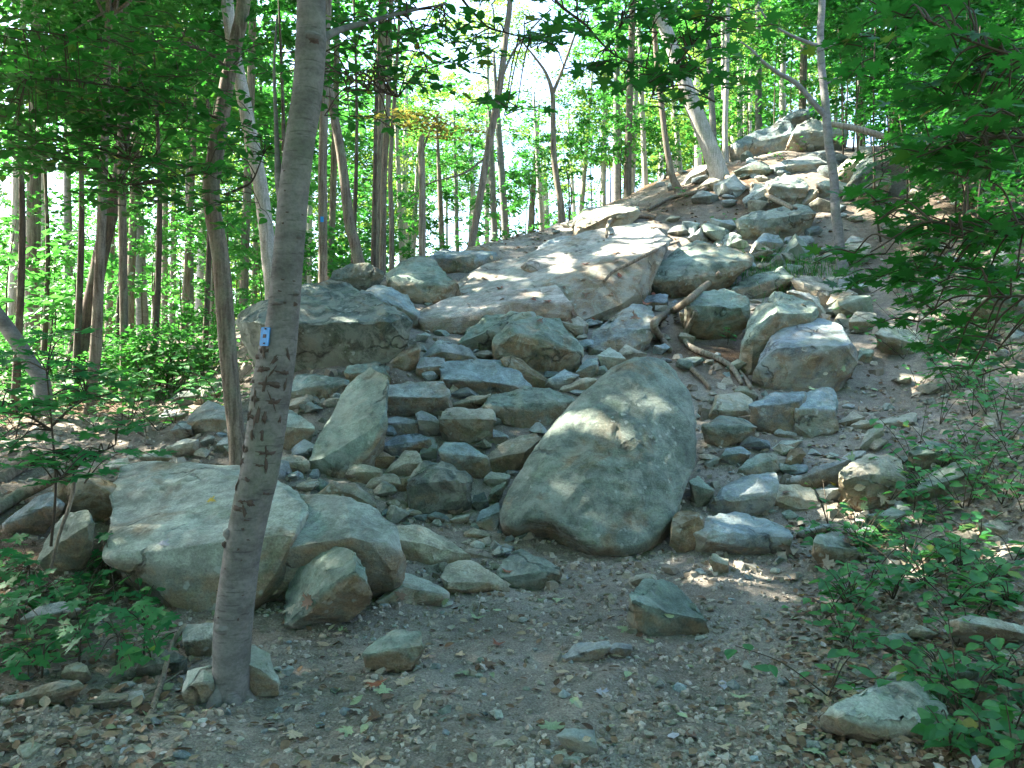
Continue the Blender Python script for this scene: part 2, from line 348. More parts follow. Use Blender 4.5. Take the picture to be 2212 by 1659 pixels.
def rough_mesh(pts, size, seed, smooth=0, amp=0.03, step=None, bev=0.05):
    bm = bmesh.new()
    for p in pts: bm.verts.new(p)
    r = bmesh.ops.convex_hull(bm, input=bm.verts)
    bmesh.ops.delete(bm, geom=list({g for g in r['geom_interior'] + r['geom_unused'] if isinstance(g, bmesh.types.BMVert)}), context='VERTS')
    rc = random.Random(seed * 7 + 1)
    for _ in range(0 if smooth > 1 else 8):                # knock corners off
        n = Vector((rc.gauss(0, 1), rc.gauss(0, 1), rc.gauss(0, .8))).normalized(); pr = [v.co.dot(n) for v in bm.verts]; mx, mn = max(pr), min(pr)
        bmesh.ops.bisect_plane(bm, geom=list(bm.verts) + list(bm.edges) + list(bm.faces), plane_co=n * (mn + (mx - mn) * rc.uniform(.93, .985)), plane_no=n, clear_outer=True)
        vs = [v.co.copy() for v in bm.verts]; bm.free(); bm = bmesh.new()
        for v in vs: bm.verts.new(v)
        r = bmesh.ops.convex_hull(bm, input=bm.verts)
        bmesh.ops.delete(bm, geom=list({g for g in r['geom_interior'] + r['geom_unused'] if isinstance(g, bmesh.types.BMVert)}), context='VERTS')
    bmesh.ops.dissolve_limit(bm, angle_limit=math.radians(7), verts=bm.verts, edges=bm.edges)
    try: bmesh.ops.bevel(bm, geom=list(bm.edges), offset=bev * size, offset_type='OFFSET', segments=2 if smooth else 1, profile=0.6, affect='EDGES', clamp_overlap=True)
    except Exception: pass
    bmesh.ops.triangulate(bm, faces=bm.faces)
    step = step or max(0.025, size / 32)
    for _ in range(5):
        e = [x for x in bm.edges if x.calc_length() > step * 1.6]
        if not e: break
        bmesh.ops.subdivide_edges(bm, edges=e, cuts=1, use_grid_fill=False)
        bmesh.ops.triangulate(bm, faces=[f for f in bm.faces if len(f.verts) > 3])
    for _ in range(smooth): bmesh.ops.smooth_vert(bm, verts=bm.verts, factor=0.5, use_axis_x=True, use_axis_y=True, use_axis_z=True)
    bmesh.ops.remove_doubles(bm, verts=bm.verts, dist=0.0008)
    bm.normal_update()
    co = np.array([v.co for v in bm.verts]); no = np.array([v.normal for v in bm.verts])
    q = co / size; off = np.array([seed * 3.17, seed * 1.31, seed * 2.23])
    strat = vnoise((q * np.array([2.0, 2.0, 11.0]) + off + 0.4 * q[:, [1, 2, 0]]))
    d = amp * size * (0.55 * fbm(q * 2.6 + off, 4) + 0.5 * (1 - np.abs(fbm(q * 5 + off + 9, 3)) * 2) + 0.35 * strat)
    tr = fbm(q * 3.4 + off + 31, 2); d = d + amp * size * 1.0 * (np.floor(tr * 3.0) / 3.0)
    co = co + no * d[:, None]
    for v, c in zip(bm.verts, co): v.co = c
    me = bpy.data.meshes.new('rock'); bm.to_mesh(me); bm.free()
    me.polygons.foreach_set('use_smooth', [True] * len(me.polygons)); me.set_sharp_from_angle(angle=math.radians(30))
    me.materials.append(M['rock'])
    return me
NROCK = [0]
def rock(name, col, t, label, pts, ridge=None, lean=-0.28, beta=0.6, kmax=0.75, back=0.5, smooth=0, amp=0.034, bev=0.014, Y=None, cat=None, group=None, vol=0.0, bulge='', grow=1.085, sink=0.0):
    NROCK[0] += 1; seed = NROCK[0]; rr = random.Random(seed * 13)
    P = tile_pts(t, pts); OUTLINES.append(P)
    mx_ = sum(p[0] for p in P) / len(P); my_ = sum(p[1] for p in P) / len(P); P = [(mx_ + (x - mx_) * grow, my_ + (y - my_) * grow) for x, y in P]
    ys = [p[1] for p in P]; xs = [p[0] for p in P]; top, bot = min(ys), max(ys); h = bot - top; w = max(xs) - min(xs)
    low = [p for p in P if p[1] > bot - 0.12 * h]; bx = sum(p[0] for p in low) / len(low)
    Yb = Y or G(bx, min(bot, 1655)); W = max(w, h) * Yb / F
    if ridge: RP = sorted(tile_pts(t, ridge))
    else:
        RP = []
        for u in (0.06, 0.35, 0.65, 0.94):
            x = min(xs) + u * w; col_y = [y for y in np.linspace(top, bot, 40) if inside(x, y, P)]
            if col_y: RP.append((x, col_y[0] + (0.48 + 0.12 * rr.uniform(-1, 1)) * (col_y[-1] - col_y[0])))
        RP.sort()
    rx = [p[0] for p in RP]; ry = [p[1] for p in RP]
    def depth(x, y):
        yr = float(np.interp(x, rx, ry)); m = Yb / F
        if y >= yr: return Yb + lean * (bot - y) * m
        d0 = Yb + lean * (bot - yr) * m
        return d0 + min(max(beta * (G(x, y) - G(x, yr)), 0.25 * (yr - y) * m), kmax * W)
    S = [Vector(unproj(x, y, depth(x, y))) for x, y in P]
    S += [Vector(unproj(x, y, depth(x, y) - (0.02 + vol) * W)) for x, y in RP]
    for s in bulge.split():
        x, y, k = map(float, s.split(',')); S.append(Vector(unproj(x, y, depth(x, y) - k)))
    for _ in range(5):
        x = rr.uniform(min(xs), max(xs)); y = rr.uniform(top, bot)
        if inside(x, y, P): S.append(Vector(unproj(x, y, depth(x, y) - rr.uniform(.0, .035) * W)))
    cx = sum(xs) / len(xs); cy = sum(ys) / len(ys)
    for x, y in P:
        x2 = cx + (x - cx) * 0.8; y2 = cy + (y - cy) * 0.8
        b = Vector(unproj(x2, y2, depth(x, y) + back * W)); S.append(b)
        if y > cy:
            q = Vector(unproj(x, y, depth(x, y))); S.append(q + Vector((0, 0.22 * W, -0.2 * W)))
    S = [p + Vector((0, sink, -sink)) for p in S]
    base = sum(S, Vector()) / len(S); base.z = min(p.z for p in S)
    me = rough_mesh([p - base for p in S], W, seed, smooth, amp, None, bev)
    nv = len(me.vertices); co = np.empty(nv * 3); me.vertices.foreach_get('co', co); co = co.reshape(-1, 3) + np.array(base)
    vx = CX + co[:, 0] / co[:, 1] * F; vy = CY - (co[:, 2] - CAMZ) / co[:, 1] * F
    fr = np.clip((vy - np.interp(vx, rx, ry)) / (0.06 * h) + 0.3, 0, 1)          # front below the top edge: stain brown and painted-in front shade
    me.attributes.new('front_stain_shade', 'FLOAT', 'POINT').data.foreach_set('value', (fr * (.3 if col == 'dark' else 1)).astype(np.float32))
    o = link(name, me, None, base)
    c = COL[col]; j = rr.uniform(0.9, 1.12); o.color = (*[v * j * rr.uniform(0.97, 1.03) for v in c], 1)
    tag(o, label, cat or ('boulder' if 'boulder' in name else 'rock' if 'rock' in name or 'block' in name or 'flat' in name else 'stone'), group)
    return o

# the great boulder in the middle and the left-hand slab
def dome_rock(name, col, label, outline, centre, Yb, tilt, front, back, rim, under, amp, seed, cat):
    """a rounded boulder: its outline as a closed curve, swelling forward and back from it"""
    P = tile_pts(0, outline); OUTLINES.append(P); n = 110; L = [0]
    for a, b in zip(P, P[1:] + P[:1]): L.append(L[-1] + math.dist(a, b))
    Q = P + P[:1]; u = np.linspace(0, L[-1], n, endpoint=False); X = np.interp(u, L, [p[0] for p in Q]); Z = np.interp(u, L, [p[1] for p in Q])
    for _ in range(2): X = (np.roll(X, 1) + 2 * X + np.roll(X, -1)) / 4; Z = (np.roll(Z, 1) + 2 * Z + np.roll(Z, -1)) / 4
    bot = max(p[1] for p in P); m = Yb / F; rm = tile_pts(0, rim); V, Fc = [], []
    def ring(th, sgn):
        s = math.cos(th); x = centre[0] + (X - centre[0]) * s; y = centre[1] + (Z - centre[1]) * s
        d = Yb + tilt * (bot - y) * m + (-front if sgn < 0 else back) * math.sin(th) ** 0.62
        ov = np.maximum(0, y - np.interp(x, [r[0] for r in rm], [r[1] for r in rm])) * m
        if sgn < 0: d = d + under * ov * math.sin(th) ** .3
        return [unproj(a, b, c) for a, b, c in zip(x, y, d)]
    K = 34; R_ = [ring(k / K * math.pi / 2 * .985, -1) for k in range(K, 0, -1)] + [ring(k / 14 * math.pi / 2 * .97, 1) for k in range(0, 15)]
    for r in R_: V.extend(r)
    for a in range(len(R_) - 1):
        for k in range(n): Fc.append((a * n + k, a * n + (k + 1) % n, (a + 1) * n + (k + 1) % n, (a + 1) * n + k))
    Fc.append(tuple(range(n))[::-1]); e = (len(R_) - 1) * n; Fc.append(tuple(e + k for k in range(n)))
    V = np.array(V); base = V.mean(0); base[2] = V[:, 2].min(); W = float(np.ptp(V[:, 0])); me = mesh_from('rock', V - base, Fc, M['rock'], None, True)
    bm = bmesh.new(); bm.from_mesh(me); bmesh.ops.recalc_face_normals(bm, faces=bm.faces); bm.normal_update(); q = np.array([v.co for v in bm.verts]) / W; no = np.array([v.normal for v in bm.verts]); o_ = seed * 1.7
    tr = fbm(q * 2.6 + o_ + 31, 3); d = amp * W * (1.0 * fbm(q * 2.2 + o_, 4) + .35 * fbm(q * 9 + o_, 3) + 1.0 * np.floor(tr * 2.2) / 2.2)
    for v, c in zip(bm.verts, q * W + no * d[:, None]): v.co = c
    bm.to_mesh(me); bm.free()
    yy = CY - ((q[:, 2] * W + base[2]) - CAMZ) / (q[:, 1] * W + base[1]) * F; xx = CX + (q[:, 0] * W + base[0]) / (q[:, 1] * W + base[1]) * F
    fr = np.clip((yy - np.interp(xx, [r[0] for r in rm], [r[1] for r in rm])) / 14, 0, 1); me.attributes.new('front_stain_shade', 'FLOAT', 'POINT').data.foreach_set('value', fr.astype(np.float32))  # stain brown and painted shade below the rim
    o = link(name, me, None, Vector(base)); o.color = (*COL[col], 1); return tag(o, label, cat)
COL['boulder'] = (.165, .21, .182)
dome_rock('boulder', 'boulder', 'huge grey-green boulder leaning back in the middle of the trail, flecked with sun',
 '1074,1129 1077,1085 1096,1053 1129,1004 1161,956 1204,907 1247,864 1280,832 1312,799 1350,776 1393,764 1438,766 1476,803 1503,848 1512,907 1516,972 1511,1018 1490,1045 1473,1098 1457,1147 1424,1190 1384,1214 1318,1226 1269,1221 1231,1204 1204,1182 1172,1174 1134,1162 1091,1164',
 (1325, 1010), 6.15, .75, .36, .55, '1060,1126 1118,1134 1139,1119 1188,1119 1231,1146 1285,1178 1328,1186 1372,1183 1415,1162 1450,1129 1520,1060', 2.6, .018, 3, 'boulder')
rock('flat_rock', 'pale', 0, 'broad pale slab behind the foot of the beech trunk, left of the trail',
 '230,1212 246,1170 256,1110 250,1050 262,1008 312,994 362,1002 520,1010 592,1034 652,1062 655,1110 610,1160 565,1292 440,1322 330,1298 250,1255',
 '236,1206 300,1212 420,1232 545,1240 640,1150', lean=0.15, beta=0.95, kmax=1.6, amp=0.018, grow=1.03)
rock('flat_rock', 'pale', 0, 'mossy end of the left slab, right of the beech trunk, above a dark gap',
 '530,1190 575,1110 640,1074 745,1084 805,1106 846,1138 862,1172 852,1204 834,1230 740,1228 650,1254 556,1290',
 '534,1206 650,1178 760,1160 850,1186', lean=-0.35, beta=0.95, kmax=1.3, amp=0.018)
rock('flat_rock', 'tan', 7, 'thin tan plate lying over the right end of the pale slab',
 '1590,240 1790,140 1830,70 1990,62 2150,115 2200,160 1950,190 1720,240', None, beta=0.9, lean=0.2)
rock('stone', 'tan', 5, 'broken tan stone resting at the head of the thin plate', '110,1450 200,1370 330,1378 400,1440 435,1505 400,1540 280,1500 160,1470')
# stones round the foot of the slab
rock('stone', 'green', 7, 'rounded olive stone with a shadowed right flank beside the pale slab', '1690,800 1706,640 1740,520 1830,420 1950,370 2080,388 2150,500 2166,580 2150,625 2000,700 1830,800 1760,822',
 '1700,800 1810,752 1900,640 2000,560 2100,508 2160,560', lean=-0.5, smooth=1, vol=0.03)
rock('stone', 'grey', 8, 'narrow pointed grey stone wedged above the rounded olive stone', '112,340 160,252 200,262 262,312 372,440 376,500 330,535 258,546 200,400')
rock('flat_rock', 'tan', 8, 'long tan slab sloping down toward the trail beside the left slab', '408,270 450,234 560,248 700,310 842,390 832,420 700,452 620,472 520,440 430,400', '412,300 520,360 630,440 838,402', lean=0.0)
rock('stone', 'tan', 8, 'tan wedge stone with a sharp right tip at the back of the dirt patch', '688,540 720,470 795,448 880,462 962,492 1050,560 1084,604 980,622 850,638 765,622', '690,560 820,612 960,560 1080,602', lean=-0.1)
rock('stone', 'green', 8, 'domed grey-green stone just left of the great boulder foot', '1030,522 1056,432 1110,398 1160,384 1250,420 1380,470 1372,540 1262,592 1150,592', '1035,535 1150,565 1260,550 1378,490')
rock('stone', 'pale', 8, 'low pale stone almost sunk in the earth below the long tan slab', '334,680 372,628 420,604 432,512 560,538 640,580 722,632 700,652 500,692', None, lean=0.5, beta=0.9)
for pts, lab in (('800,338 850,310 1000,348 992,372 830,356', 'upper thin ledge of a small stepped outcrop left of the boulder'), ('808,382 842,358 970,388 1004,430 930,442 850,410', 'lower thin ledge of a small stepped outcrop left of the boulder'), ('826,272 868,244 980,288 962,314 840,304', 'topmost flake of a small stepped outcrop left of the boulder')):
    rock('stone', 'tan', 8, lab, pts, None, lean=0.1, beta=0.8)
# loose stones on the trail in front
rock('boulder', 'green', 0, 'blocky pale-spotted boulder sitting alone on the dirt trail at right', '1365,1286 1384,1268 1402,1258 1430,1256 1476,1286 1500,1312 1524,1342 1526,1360 1476,1375 1416,1371 1386,1356 1368,1316',
 '1368,1300 1400,1322 1440,1338 1490,1334 1524,1346', lean=-0.1, smooth=1, vol=0.02)
rock('stone', 'tan', 8, 'small tan stone touching the back of the blocky trail boulder', '1808,560 1836,520 1900,512 1945,520 1952,556 1880,592')
rock('stone', 'grey', 8, 'wide grey stone in the middle of the foreground dirt', '1410,1000 1480,930 1580,918 1662,920 1682,952 1560,1050 1430,1052')
rock('stone', 'grey', 8, 'small five-sided stone right beside the wide foreground stone', '1678,972 1710,916 1800,928 1812,970 1742,1012')
rock('stone', 'green', 8, 'angular green-grey stone in the left foreground gravel', '228,992 330,902 420,856 562,862 592,930 540,1010 500,1060 420,1092 250,1042', '240,1000 400,960 520,1020 590,935')
rock('stone', 'grey', 8, 'squarish grey stone near the bottom edge, centre', '1375,1472 1420,1430 1582,1440 1602,1542 1562,1582 1440,1532')
rock('stone', 'pale', 8, 'broad pale stone cut by the bottom edge, centre', '1238,1642 1350,1562 1500,1538 1604,1630 1590,1700 1260,1700', Y=3.2)
rock('stone', 'blue', 8, 'smooth bluish stone cut by the bottom edge, left of centre', '598,1602 680,1578 782,1600 806,1680 610,1690', Y=3.2)
rock('stone', 'tan', 8, 'flat tan stone above the bottom edge, one of a small cluster', '918,1552 980,1500 1082,1490 1134,1540 1000,1572')
rock('stone', 'grey', 8, 'thin grey stone overlapped by the flat tan cluster stone', '868,1602 932,1578 1004,1642 960,1680 880,1660', Y=3.2)
rock('stone', 'green', 8, 'greenish stone right of the small bottom-edge cluster', '1150,1590 1200,1560 1260,1580 1240,1640 1170,1640', Y=3.22)
# bottom left, under the beech
rock('rock', 'pale', 7, 'pale speckled rock hugging the left side of the beech foot', '1072,1212 1110,1092 1170,1066 1245,1052 1262,1200 1200,1292 1100,1282', cat='rock')
rock('rock', 'pale', 7, 'smooth pale rock hugging the right side of the beech foot', '1448,952 1500,944 1580,1000 1634,1120 1622,1202 1480,1242 1440,1150', smooth=1)
rock('rock', 'pale', 7, 'round whitish rock left of the beech trunk above the speckled one', '1078,880 1108,822 1262,808 1252,980 1150,1012 1090,962', smooth=1)
rock('flat_rock', 'blue', 7, 'large flat bluish rock in the bottom left corner', '-40,1420 50,1332 330,1300 502,1332 470,1440 440,1500 300,1602 -40,1650', '-30,1560 250,1560 440,1480', Y=3.45)
rock('stone', 'tan', 7, 'flat tan stone near the dead stick, bottom left', '538,1262 620,1222 752,1220 742,1292 580,1302')
rock('stone', 'grey', 7, 'grey wedge stone beside the foot of the dead stick', '698,1292 760,1222 832,1204 852,1252 780,1322')
rock('stone', 'tan', 7, 'round ochre stone among the maple seedlings', '364,1112 388,1060 460,1034 512,1060 522,1112 450,1142', smooth=2)
rock('stone', 'green', 7, 'long flat mossy stone lying below the maple seedlings', '0,1262 130,1212 330,1160 440,1148 474,1182 330,1242 150,1292 20,1300')
rock('rock', 'green', 7, 'upright mossy rock behind the seedlings, left of the pale slab', '228,442 286,300 400,172 512,150 564,212 500,330 440,470 350,500 262,500')
rock('flat_rock', 'blue', 7, 'bluish slab tipped up below the fallen log at left', '20,212 200,92 304,48 384,122 200,212 60,262')
rock('rock_block', 'brown', 4, 'dark rust-brown block standing left of the pale slab', '300,1470 360,1372 420,1330 520,1330 652,1372 714,1440 690,1560 600,1602 430,1562', '310,1440 420,1380 560,1390 700,1450', lean=-0.2)
rock('stone', 'grey', 7, 'grey rock half hidden by seedling leaves, lower left', '130,780 240,700 380,680 470,720 400,800 200,830')
rock('stone', 'dark', 7, 'dark stone under the lowest seedling leaves by the dead stick', '800,1080 860,1000 960,960 1090,1010 1070,1090 930,1130')
# left middle
rock('rock', 'pale', 4, 'pale rock left of the furrowed tree foot', '1110,1020 1150,950 1232,898 1330,930 1384,970 1372,1040 1260,1082 1140,1052')
rock('stone', 'grey', 4, 'dark-sided grey stone at the edge of the leaves, left', '938,990 980,950 1072,928 1104,970 1060,1012 970,1024')
rock('stone', 'blue', 4, 'small bluish stone below the pale rock at left', '1014,1062 1058,1012 1122,1010 1132,1082 1050,1112')
rock('stone', 'pale', 4, 'flat sunlit-looking stone behind the pale slab at left', '978,1166 1080,1124 1164,1120 1142,1172 1040,1216')
rock('stone', 'pale', 4, 'long flat stone behind the left corner of the pale slab', '828,1222 900,1190 1000,1188 1022,1240 900,1252')
rock('stone', 'grey', 4, 'small grey stone just left of the furrowed tree foot', '1278,1152 1320,1110 1392,1108 1382,1172 1310,1188')
rock('stone', 'grey', 4, 'small upright stone between two flat ones behind the pale slab', '1184,1132 1240,1090 1272,1110 1222,1172')
rock('rock', 'pale', 4, 'pale rounded rock right of the beech trunk at mid height', '1640,1010 1690,934 1780,988 1852,1050 1804,1132 1720,1172 1640,1132')
rock('stone', 'tan', 4, 'blocky tan stone between the beech trunk and the leaning monolith', '1628,1282 1650,1222 1780,1210 1822,1262 1780,1312 1700,1324')
rock('rock', 'green', 4, 'mossy rock behind the furrowed tree, half in leaves', '1148,892 1200,802 1332,770 1342,852 1250,902')
rock('rock', 'dark', 4, 'dark low rock at the edge of the forest floor, left', '1008,892 1060,840 1172,828 1162,890 1050,922')
rock('stone', 'pale', 4, 'pale angular stone touching the top left corner of the slab', '600,1312 650,1250 742,1234 784,1282 700,1332')
rock('flat_rock', 'green', 4, 'flat olive rock under the dark overhanging boulder, left of the monolith', '1690,862 1762,750 1860,740 2052,772 2010,870 1780,868')
# the left stack at the skyline
rock('boulder', 'dark', 0, 'big dark lichened boulder behind the beech trunk with an undercut base',
 '527,697 542,679 586,657 652,628 700,617 745,626 794,655 826,675 882,697 882,706 853,728 831,752 787,783 700,790 640,806 600,800 562,768',
 '530,704 600,700 690,712 780,735 876,704', lean=-0.5, beta=0.7, amp=0.03, vol=0.02)
rock('boulder', 'blue', 5, 'rounded bluish boulder resting against the dark lichened one', '340,262 440,220 540,224 642,282 694,362 684,420 640,444 480,380', None, smooth=1)
rock('boulder', 'green', 5, 'grey-green skyline boulder with a pointed right end', '520,142 600,80 700,54 792,76 880,150 938,206 892,262 830,292 680,312 630,270 540,222', '540,180 660,190 800,215 935,215', lean=-0.15)
rock('boulder', 'dark', 5, 'dark speckled boulder at the left end of the rock skyline', '180,202 200,132 300,84 400,90 480,132 430,182 340,252 230,232')
rock('boulder', 'blue', 2, 'pale bluish flat-topped boulder on the skyline', '618,1532 700,1480 830,1488 1000,1490 1014,1540 880,1592 780,1612 700,1602')
rock('stone', 'brown', 2, 'small cap stone lying on the flat-topped skyline boulder', '828,1482 850,1456 960,1454 998,1490 940,1502 840,1502')
rock('boulder', 'grey', 2, 'wedge boulder with a brown front resting on the upper slab', '1222,1502 1340,1420 1440,1394 1530,1425 1604,1472 1580,1492 1400,1562 1260,1542', '1230,1512 1330,1490 1420,1478 1600,1474', lean=-0.5)
rock('boulder', 'tan', 2, 'sunlit tan boulder at the crest above the upper slab', '1464,1392 1494,1290 1570,1240 1700,1226 1832,1230 1842,1276 1660,1312 1622,1402 1540,1404')
# bedrock slabs
COL['bed'] = (.33, .318, .28)
sl = dict(beta=0.96, kmax=3.0, lean=0.6, amp=0.012, bev=0.006, back=0.12, grow=1.10)
rock('bedrock', 'bed', 0, 'broad sloping sheet of bedrock rising from the centre to the crest', '885,715 945,612 1105,562 1262,490 1400,470 1450,510 1420,590 1340,650 1220,700 1080,708', None, sink=.05, beta=0.985, kmax=9, lean=.9, amp=.006, bev=.004, back=.08, grow=1.0, cat='rock')
rock('bedrock_plate', 'bed', 5, 'upper left plate of the sloping bedrock, above the long crack', '892,272 958,152 1110,95 1265,60 1330,118 1400,165 1476,212 1330,252 1050,292', None, **sl)
rock('bedrock_plate', 'bed', 5, 'lower left plate of the sloping bedrock, strewn with dry leaves', '688,442 712,352 900,288 1040,302 1340,264 1490,220 1600,322 1562,384 1380,372 1200,422 1080,402 960,482 800,484', None, **sl)
rock('bedrock_plate', 'bed', 5, 'middle plate of the sloping bedrock right of the long crack', '1300,72 1390,80 1530,92 1750,10 1900,20 2050,10 2010,150 1850,212 1700,332 1612,332 1530,258 1440,180', None, **sl)
rock('bedrock_plate', 'bed', 2, 'top plate of the sloping bedrock under the roots', '1590,1500 1700,1402 1925,1345 1995,1475 1840,1560 1700,1640 1560,1640 1480,1600', None, **sl)
rock('stone', 'brown', 5, 'small brown wedge lying on the crack of the bedrock', '1480,122 1560,105 1608,130 1600,180 1530,172')
rock('flat_rock', 'green', 5, 'smooth dark green slab below the leaf-strewn bedrock', '936,562 1000,480 1100,402 1230,368 1384,382 1252,440 1172,542 1080,592')
rock('rock_block', 'green', 5, 'large notched block with a brown shaded front, centre of the slope', '1160,540 1256,440 1400,400 1530,410 1600,540 1652,620 1590,690 1500,722 1380,712 1310,662 1170,612', '1165,560 1270,500 1450,532 1646,612', lean=-0.5)
rock('rock_block', 'tan', 5, 'small tan-faced block right of the notched block', '1528,402 1600,364 1694,440 1672,522 1600,522 1540,472')
rock('flat_rock', 'grey', 5, 'large six-sided brownish slab leaning above the great boulder', '1708,562 1760,470 1850,400 1960,340 2060,350 2104,430 2080,502 1990,602 1860,622 1720,602', None, lean=0.6, beta=0.8)
rock('flat_rock', 'pale', 5, 'pale upright slab at the foot of the bedrock, right', '1680,402 1740,300 1800,230 1912,224 1922,300 1870,382 1740,432', None, lean=0.5)
rock('stone', 'blue', 5, 'small bluish stone tucked behind the pale upright slab', '1908,232 1990,180 2062,190 2062,252 1960,312 1920,292')
rock('stone', 'grey', 5, 'flat grey stone on top of the six-sided slab', '1928,332 2030,270 2162,270 2152,352 2064,356 1960,344')
rock('flat_rock', 'blue', 5, 'long violet-grey veined slab across the middle of the rock steps', '838,702 880,660 1040,654 1200,670 1270,735 1334,802 1220,838 1100,862 900,836 858,762', '846,762 980,772 1100,776 1200,790 1330,804', lean=-0.5, kmax=0.6)
rock('flat_rock', 'brown', 5, 'brown slab leaning on the right end of the veined slab', '1188,642 1260,640 1370,700 1462,762 1472,802 1350,816 1240,712')
rock('flat_rock', 'grey', 5, 'flat broken slab left of the veined slab', '680,702 720,640 852,640 862,740 740,752')
rock('flat_rock', 'grey', 5, 'thin layered slab above the veined slab', '752,592 830,530 920,560 1012,600 1042,642 870,662 722,640')
rock('rock_block', 'tan', 5, 'tilted tan block under the dark boulder, centre left', '518,672 570,600 660,534 712,570 692,642 600,702')
rock('stone', 'tan', 5, 'small block left of the tilted tan block', '468,642 530,600 562,620 500,682')
rock('flat_rock', 'grey', 5, 'thick loaf-shaped slab right of the leaning monolith top', '494,832 520,800 680,790 840,784 884,840 896,880 880,910 800,932 690,952 570,972 500,942', '496,865 640,868 780,868 892,870', lean=-0.5)
rock('monolith', 'green', 5, 'tall olive monolith leaning right, left of the rock steps', '48,1272 130,1080 200,950 270,830 340,765 402,718 502,770 490,890 502,1040 452,1120 400,1202 320,1270 250,1332 120,1338 60,1312', '60,1280 160,1290 260,1290 420,1150 498,1000', lean=0.25, beta=0.55, amp=0.02, cat='rock')
rock('stone', 'green', 5, 'dark wedge stone behind the tip of the monolith', '274,722 290,694 400,680 482,700 524,740 400,770 300,802')
rock('flat_rock', 'green', 5, 'wide pale-green flat rock below the veined slab', '1078,922 1150,860 1330,820 1462,840 1600,892 1520,962 1450,1042 1300,1062 1192,982', None, lean=0.3, beta=0.85)
rock('stone', 'tan', 5, 'thin tan wedge under the veined slab', '898,912 1000,870 1122,850 1112,892 960,936')
rock('stone', 'grey', 5, 'left one of two small dark-sided stones below the loaf-shaped slab', '494,1002 560,985 692,1006 702,1082 600,1092 540,1062', '500,1020 600,1035 698,1020')
rock('stone', 'grey', 5, 'right one of two small dark-sided stones below the loaf-shaped slab', '688,972 720,954 812,980 828,1062 760,1096 700,1042', '692,1000 820,1010')
rock('stone', 'tan', 5, 'small pointed stone beneath the right end of the loaf-shaped slab', '768,952 820,914 862,962 820,984')
rock('rock', 'tan', 5, 'angular tan-topped rock with a shaded point below, centre of the steps', '814,986 860,952 1000,942 1132,946 1144,1010 1132,1072 1060,1110 992,1146 890,1112 840,1042', '816,990 930,1002 1020,1060 1138,1000', lean=-0.5)
rock('stone', 'blue', 5, 'leaf-shaped bluish stone in the middle of the left steps', '498,1152 560,1100 700,1088 768,1110 740,1172 640,1192 570,1216 510,1182', '505,1160 620,1168 760,1116')
rock('stone', 'dark', 5, 'thin dark shard standing upright among the steps', '698,1212 740,1140 780,1100 808,1150 802,1222 740,1246')
rock('rock_block', 'blue', 5, 'pale-topped block with an even grey front, left of the great boulder', '824,1182 850,1134 980,1150 1096,1220 1112,1302 1000,1352 920,1282 840,1242', '830,1195 900,1232 1000,1262 1102,1226', lean=-0.35)
rock('stone', 'tan', 5, 'tilted tan stone in front of the leaf-shaped stone', '488,1332 560,1255 620,1190 682,1190 724,1262 640,1332 560,1344')
rock('stone', 'brown', 5, 'small brown stone beside the foot of the monolith', '408,1252 440,1174 562,1220 500,1292 430,1294')
rock('rock_block', 'dark', 5, 'dark facetted block with quartz streaks in the gully', '628,1482 640,1352 760,1264 832,1254 962,1310 1004,1370 992,1452 900,1522 740,1558 650,1512', '634,1400 760,1372 900,1360 1000,1380', lean=-0.35, amp=0.045)
rock('stone', 'tan', 5, 'pale olive stone right below the monolith foot', '278,1322 320,1260 482,1300 462,1352 380,1392 300,1372')
rock('stone', 'tan', 5, 'low tan stone left of the dark facetted block', '388,1402 440,1340 562,1328 594,1390 480,1422')
rock('stone', 'brown', 5, 'small stone leaning on the left of the dark facetted block', '560,1430 600,1350 650,1335 640,1410')
rock('rock', 'tan', 5, 'pale tan rock tucked against the left edge of the great boulder', '1106,1222 1190,1150 1300,1105 1384,1084 1414,1110 1300,1252 1230,1326 1120,1284', '1110,1235 1210,1215 1330,1190')
rock('stone', 'pale', 5, 'pale tan stone below the rock against the great boulder', '1084,1352 1130,1314 1232,1330 1222,1382 1130,1404')
rock('stone', 'green', 5, 'narrow green stone at the lower left edge of the great boulder', '1108,1482 1130,1410 1214,1368 1202,1422 1160,1484')
rock('stone', 'blue', 5, 'pale round stone under the lower left corner of the great boulder', '1038,1602 1080,1530 1162,1490 1184,1542 1152,1652 1060,1644', None, smooth=1, lean=0.4)
rock('stone', 'dark', 5, 'small dark stone in the gully left of the great boulder', '1008,1502 1030,1450 1092,1430 1112,1492 1060,1532')
rock('stone', 'grey', 5, 'flat shard below the wide pale-green rock', '1038,1142 1110,1060 1182,1070 1232,1102 1190,1144')
rock('stone', 'blue', 5, 'blue-grey stone above the left shoulder of the great boulder', '1458,772 1560,704 1642,740 1602,782 1530,832')
rock('stone', 'tan', 5, 'flat stone resting against the great boulder top, left', '1528,832 1580,790 1700,750 1752,760 1732,802 1600,852')
rock('stone', 'tan', 5, 'squat stone below the right end of the notched block', '1508,662 1540,620 1642,640 1662,682 1630,722 1530,692')
rock('stone', 'blue', 5, 'bluish pointed stone next to the squat stone', '1628,722 1700,640 1754,640 1752,712 1690,752')
rock('stone', 'pale', 5, 'mossy pale stone sitting on top of the great boulder shoulder', '1758,622 1830,580 1922,640 1880,682 1790,722')
rock('stone', 'green', 5, 'small green stone left of the flat broken slab', '360,702 440,654 522,690 512,742 430,742')
rock('stone', 'tan', 5, 'rusty small stone at the foot of the dark facetted block', '860,1530 890,1460 940,1455 955,1520 910,1560')
rock('stone', 'pale', 5, 'low white-grey shard on the gully floor', '890,1590 930,1565 1000,1560 990,1595 910,1608')
rock('stone', 'blue', 5, 'flat bluish plate on the gully floor', '745,1575 800,1545 870,1565 880,1610 800,1600')
